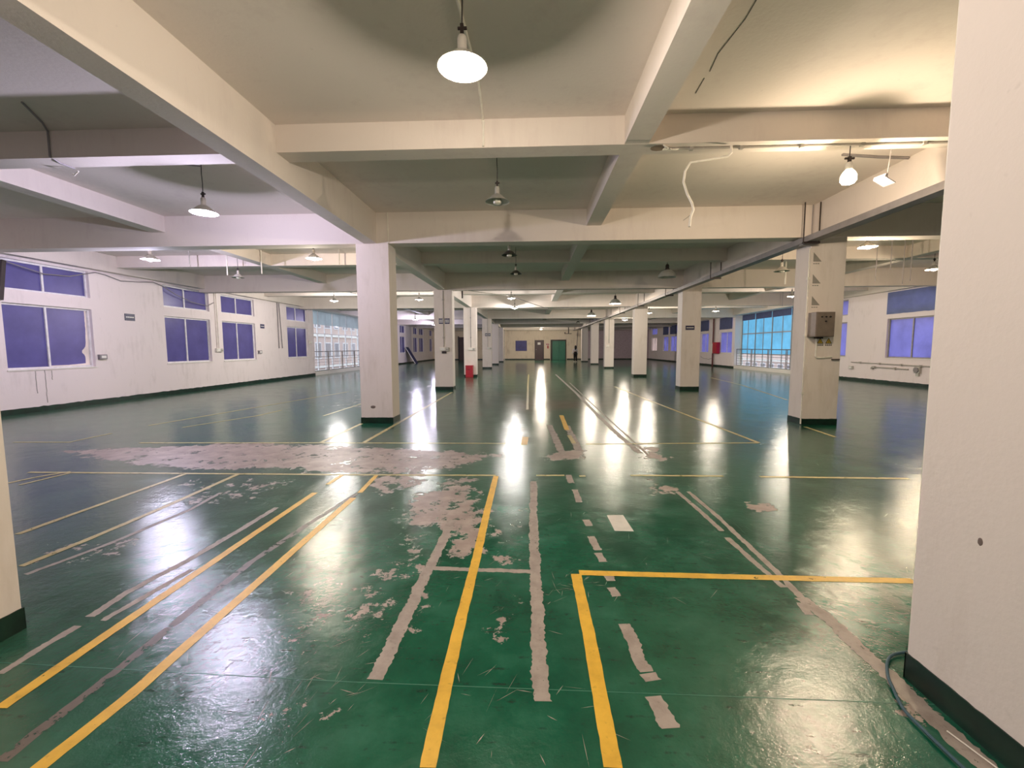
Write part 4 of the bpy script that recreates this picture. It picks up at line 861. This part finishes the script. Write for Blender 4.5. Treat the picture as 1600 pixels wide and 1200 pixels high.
# ---------------------------------------------------------------- person
def person(x, y):
    root = tag(empty('person', (x, y, 0)), 'person with long dark hair, white top and black trousers standing near the far end', 'person')
    J = {}; V = []; Rr = []; E_ = []
    def j(n, p, r, par=None):
        J[n] = len(V); V.append(p); Rr.append(r)
        if par is not None: E_.append((J[par], J[n]))
    j('pelvis', (0, 0, 0.88), 0.135); j('waist', (0.0, 0, 1.03), 0.10, 'pelvis'); j('chest', (0.0, 0, 1.22), 0.13, 'waist'); j('necku', (0.0, -0.005, 1.36), 0.055, 'chest'); j('head0', (0, -0.005, 1.45), 0.06, 'necku')
    j('head1', (-0.01, -0.01, 1.53), 0.088, 'head0'); j('head2', (-0.01, -0.005, 1.61), 0.06, 'head1')
    for s, n in ((-1, 'l'), (1, 'r')):
        j('sh' + n, (0.16 * s, 0, 1.30), 0.052, 'chest'); j('el' + n, (0.21 * s + (0.03 if s > 0 else 0), 0.02, 1.05), 0.038, 'sh' + n); j('wr' + n, (0.22 * s + (0.08 if s > 0 else 0), -0.04, 0.82), 0.026, 'el' + n)
        j('pa' + n, (0.225 * s + (0.09 if s > 0 else 0), -0.05, 0.75), 0.028, 'wr' + n)
        j('hip' + n, (0.085 * s, 0, 0.82), 0.11, 'pelvis'); j('kn' + n, (0.09 * s, -0.01 * s, 0.47), 0.075, 'hip' + n); j('an' + n, (0.10 * s, 0.02 * s, 0.10), 0.048, 'kn' + n); j('to' + n, (0.11 * s, -0.12 + 0.02 * s, 0.04), 0.033, 'an' + n)
    def skin(name, idx, scale, mat, parent, extra=0):
        idx = list(idx); mp = {a: i for i, a in enumerate(idx)}
        me = bpy.data.meshes.new(name); me.from_pydata([V[i] for i in idx], [(mp[a], mp[b_]) for a, b_ in E_ if a in mp and b_ in mp], [])
        o = bpy.data.objects.new(name, me); COL.objects.link(o); o.parent = parent
        md = o.modifiers.new('s', 'SKIN'); 
        for i, a in enumerate(idx): r = Rr[a] * scale + extra; me.skin_vertices[0].data[i].radius = (r, r * 0.85)
        me.skin_vertices[0].data[0].use_root = True
        sb = o.modifiers.new('d', 'SUBSURF'); sb.levels = 2; sb.render_levels = 2
        me.materials.append(MATS[mat]); return o
    body = skin('body', range(len(V)), 1.0, 'skin', root)
    skin('white_top', [J[k] for k in ('waist', 'chest', 'shl', 'shr', 'ell', 'elr', 'wrl', 'wrr')], 1.0, 'top_white', root, 0.03)
    skin('trousers', [J[k] for k in ('pelvis', 'hipl', 'hipr', 'knl', 'knr', 'anl', 'anr')], 1.0, 'trousers_black', root, 0.03)
    MB().lathe([(0.0, -0.04), (0.165, -0.04), (0.16, 0.05), (0.145, 0.14), (0.0, 0.15)], (0, 0, 0.90), 20).build('waistband', 'trousers_black', root, True)
    for s in (-1, 1):
        sphere_patch((0.11 * s, -0.04 + 0.02 * s, 0.045), (0.05, 0.125, 0.045), 1).build('shoe', 'shoe_white', root, True)
        for k in range(5):
            t = -0.024 + 0.012 * k; hx = 0.225 * s + (0.09 if s > 0 else 0)
            MB().tube([(hx + 0.004 * s, -0.05 + t, 0.73), (hx + 0.006 * s, -0.052 + t * 1.1, 0.69 - (0 if k else -0.02)), (hx, -0.06 + t * 1.1, 0.66 + abs(k - 2) * 0.008)], [0.008, 0.007, 0.006], 6).build('finger', 'skin', body, True)
    hair = MB(); hair.lathe([(0.0, 0.135), (0.06, 0.12), (0.098, 0.06), (0.106, 0.0), (0.105, -0.08), (0.10, -0.18), (0.075, -0.30), (0.02, -0.34), (0, -0.34)], (-0.02, 0.035, 1.54), 18); hair.v = [(px, py * 0.95 if py > 0 else py * 0.75, pz) for px, py, pz in hair.v]
    hair.build('hair', 'hair', root, True)
    fy = -0.098
    for ex in (-0.032, 0.022): sphere_patch((ex, fy, 1.54), (0.010, 0.006, 0.006), 1).build('eye', 'hair', body, True)
    sphere_patch((-0.005, fy - 0.012, 1.51), (0.010, 0.014, 0.016), 1).build('nose', 'skin', body, True)
    sphere_patch((-0.005, fy - 0.002, 1.478), (0.020, 0.005, 0.006), 1).build('mouth', 'red_paint', body, True)
    root.rotation_euler = (0, 0, math.radians(165)); return root
person(4.53, 43.4)

# ---------------------------------------------------------------- outdoors seen through the glazing
def facade(name, x, s, label, y0, y1):
    root = tag(empty(name, (x, (y0 + y1) / 2, -4)), label, 'building')
    P(MB().box(min(x, x + s * 3), max(x, x + s * 3), y0, y1, -4, 12), 'wall', 'facade_plaster', root)
    n = int((y1 - y0) / 2.2)
    for k in range(n):
        y = y0 + 0.6 + k * 2.2
        for z in (-2.6, 0.4, 3.6):
            wv = P(MB().box(min(x - s * 0.05, x), max(x - s * 0.05, x), y, y + 1.3, z, z + 1.7), 'window_frame', 'white_frame', root)
            P(MB().box(min(x - s * 0.06, x - s * 0.051), max(x - s * 0.06, x - s * 0.051), y + 0.08, y + 1.22, z + 0.08, z + 1.62), 'window_glass', 'far_glass', root, wv)
    for z in (-0.6, 2.7): P(MB().box(min(x - s * 0.15, x), max(x - s * 0.15, x), y0, y1, z, z + 0.25), 'ledge', 'curb_plaster', root)
    return root
facade('neighbouring_building', -22.0, -1, 'pinkish building with white-framed windows seen through the left glazing', 25, 62)
facade('neighbouring_building', 34.0, 1, 'pale pink building seen low through the right glazing', 30, 90)
yd = MB().box(-60, 80, -20, 120, -4.3, -4.0).build('paved_yard', 'yard_concrete'); tag(yd, 'grey paved yard outside the glazing', 'ground'); yd['kind'] = 'structure'
for nm in ('s', 'd', 'b'):
    if nm not in used: print('unused', nm)
